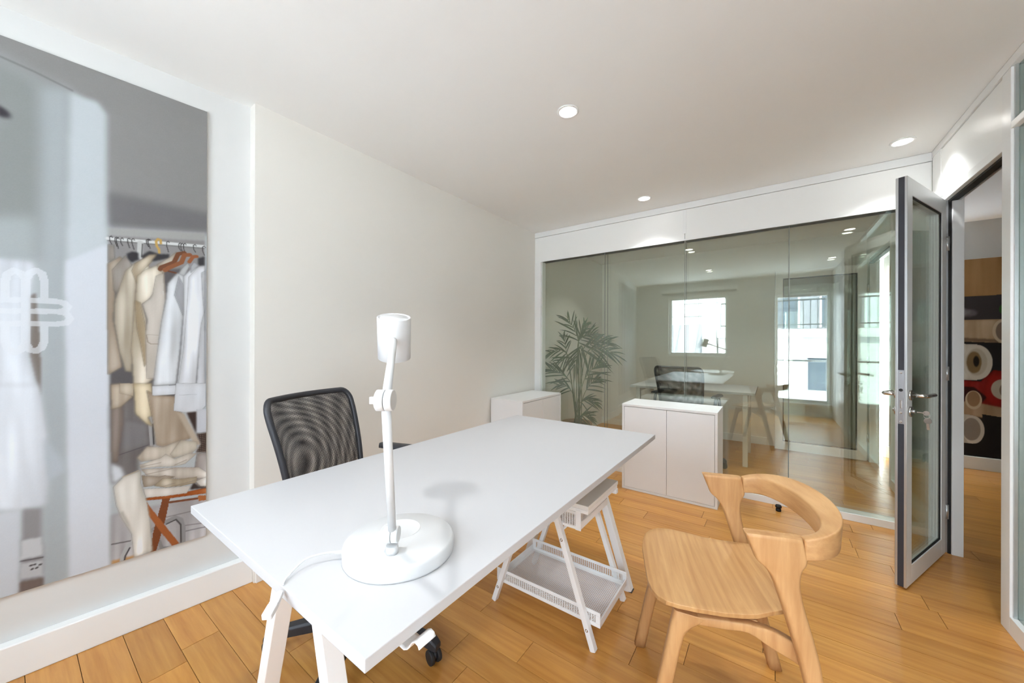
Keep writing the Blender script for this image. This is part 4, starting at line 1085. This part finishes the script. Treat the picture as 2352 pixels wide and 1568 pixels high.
for i, (s0, t0) in enumerate(FR):
    s0 = Vector(s0); t0 = Vector(t0); b0 = Vector(PB) + Vector((pr_.uniform(-.05,.05), pr_.uniform(-.05,.05), .325))
    mid = b0.lerp(s0, .5) + Vector((0, 0, .06))
    L = (t0-s0).length
    stem = bez([b0, mid, s0, s0.lerp(t0, .6) + Vector((0,0,.03)), t0 - Vector((0,0,.01))], 6)
    n_s = len(stem)
    fr_ = MB().tube(stem, [.0055*(1-.75*k/(n_s-1)) for k in range(n_s)], 7).build('palm_stem', M['stem'], pl)
    lf = MB(); nl = 7 if L > .25 else 6
    d = (t0-s0).normalized(); sd = d.cross(Vector((0,1,0))).normalized()
    for k in range(nl):
        u = k/(nl-1); base = s0.lerp(t0, u*.75) + Vector((0,0,.03*math.sin(PI*u)))
        ln = (.30 if L > .25 else .22)*(1-.45*u)*pr_.uniform(.8, 1.1)
        for s in (-1, 1):
            ang = math.radians(pr_.uniform(28, 48)*(1-.5*u))
            tip = base + (d*math.cos(ang) + sd*s*math.sin(ang) + Vector((0, pr_.uniform(-.35,.35), 0)))*ln
            leaflet(lf, base, tip, pr_.uniform(.012,.021), pr_.uniform(.02,.07))
    lf.build('palm_frond', M['leaf'], fr_, fix=False)

# ------------------------------------------------------------------ neighbouring office desk
fd = thing('far_desk', 'white office desk with straight legs behind the glass partition', 'desk', (-.73, 4.58, 0))
bx('tabletop', M['desk'], fd, -1.335, -.130, 4.20, 4.96, .718, .742, .0015)
for x in (-1.26, -.215):
    for yy in (4.285, 4.87):
        bx('leg', M['white_metal'], fd, x-.022, x+.022, yy-.022, yy+.022, 0, .718, .003)
    bx('leg_bracket', M['white_metal'], fd, x-.014, x+.014, 4.307, 4.848, .672, .718, .002)

# round table by the windows, only mirrored in the glass
rt = thing('round_table', 'white round table by the windows, mirrored in the glass', 'table', (-.86, -.44, 0))
MB().lathe([(.325,.718),(.33,.722),(.33,.736),(.325,.740),(0,.7402)], (-.86,-.44,0), (0,0,1), 56).build('tabletop', M['table_white'], rt)
MB().lathe([(.022,.012),(.022,.70),(.06,.718)], (-.86,-.44,0), (0,0,1), 28).build('pedestal', M['white_metal'], rt)
MB().lathe([(.21,0),(.21,.008),(.03,.014)], (-.86,-.44,0), (0,0,1), 40).build('table_foot', M['white_metal'], rt)

# ------------------------------------------------------------------ outside (mirrored in the glass)
b = thing('white_building', 'white building across the street mirrored in the glass', 'building', (1.5, -9.5, -6))
bx('facade_wall', M['facade'], b, -1.67, 12, -12, -9.2, -6, 1.70)
bx('cornice', M['facade'], b, -1.72, 12, -9.2, -9.02, 1.45, 1.74, .02)
bx('upper_storey', M['zinc'], b, -1.0, 12, -14, -10.9, 1.70, 4.2)
for x in (-.2, 1.5, 3.2, 5.0):
    w_ = bx('upper_window', M['far_glass'], b, x, x+1.0, -10.92, -10.86, 1.9, 3.6)
    bx('window_frame', M['facade'], w_, x-.06, x, -10.93, -10.84, 1.84, 3.66); bx('window_frame', M['facade'], w_, x+1.0, x+1.06, -10.93, -10.84, 1.84, 3.66)
for x in (-.6, 1.0, 2.5, 4.1):
    w_ = bx('window', M['far_glass'], b, x, x+.62, -9.22, -9.185, -.35, .75)
    bx('window_frame', M['facade'], w_, x-.08, x+.70, -9.22, -9.12, .75, .85)
rail = MB(); rail.tube([(-1.6,-9.12,2.75),(12,-9.12,2.75)], .03, 6); rail.tube([(-1.6,-9.12,1.90),(12,-9.12,1.90)], .02, 6)
for k in range(70): rail.beam((-1.6+k*.19,-9.12,1.74), (-1.6+k*.19,-9.12,2.75), .025, .025)
rail.build('balcony_railing', M['railing'], b)
b = thing('chimney_stack', 'white rendered chimney stack mirrored in the glass', 'chimney', (-1.93, -9.3, -6))
bx('stack', M['facade'], b, -2.22, -1.76, -9.9, -9.0, -6, 2.85); bx('stack_cap', M['facade'], b, -2.28, -1.74, -9.98, -8.92, 2.85, 3.0, .02)
b = thing('zinc_roof', 'grey zinc roof below the scaffold mirrored in the glass', 'roof', (-6, -11, -6))
MB().add([(-12,-9,-.6),(-2.25,-9,-.6),(-2.25,-11.5,2.1),(-12,-11.5,2.1),(-12,-11.6,-6),(-2.25,-11.6,-6),(-2.25,-9,-6),(-12,-9,-6)],
         [(0,1,2,3),(3,2,5,4),(0,7,6,1),(1,6,5,2),(0,3,4,7),(4,5,6,7)]).build('roof_slope', M['zinc'], b)
for k in range(12): MB().beam((-11.5+k*.8,-8.98,-.58), (-11.5+k*.8,-11.48,2.12), .05, .05).build('roof_seam', M['zinc'], b)
b = thing('scaffold', 'thin scaffold poles above the roof mirrored in the glass', 'scaffold', (-5, -12, -6))
for x in (-5.4, -4.9, -3.2, -2.8): MB().tube([(x,-12,-5.9),(x,-12,4.2)], .025, 6).build('pole', M['steel'], b)
for z in (2.5, 3.1, 3.7): MB().tube([(-6.2,-11.94,z),(-2.5,-11.94,z)], .025, 6).build('ledger', M['steel'], b)
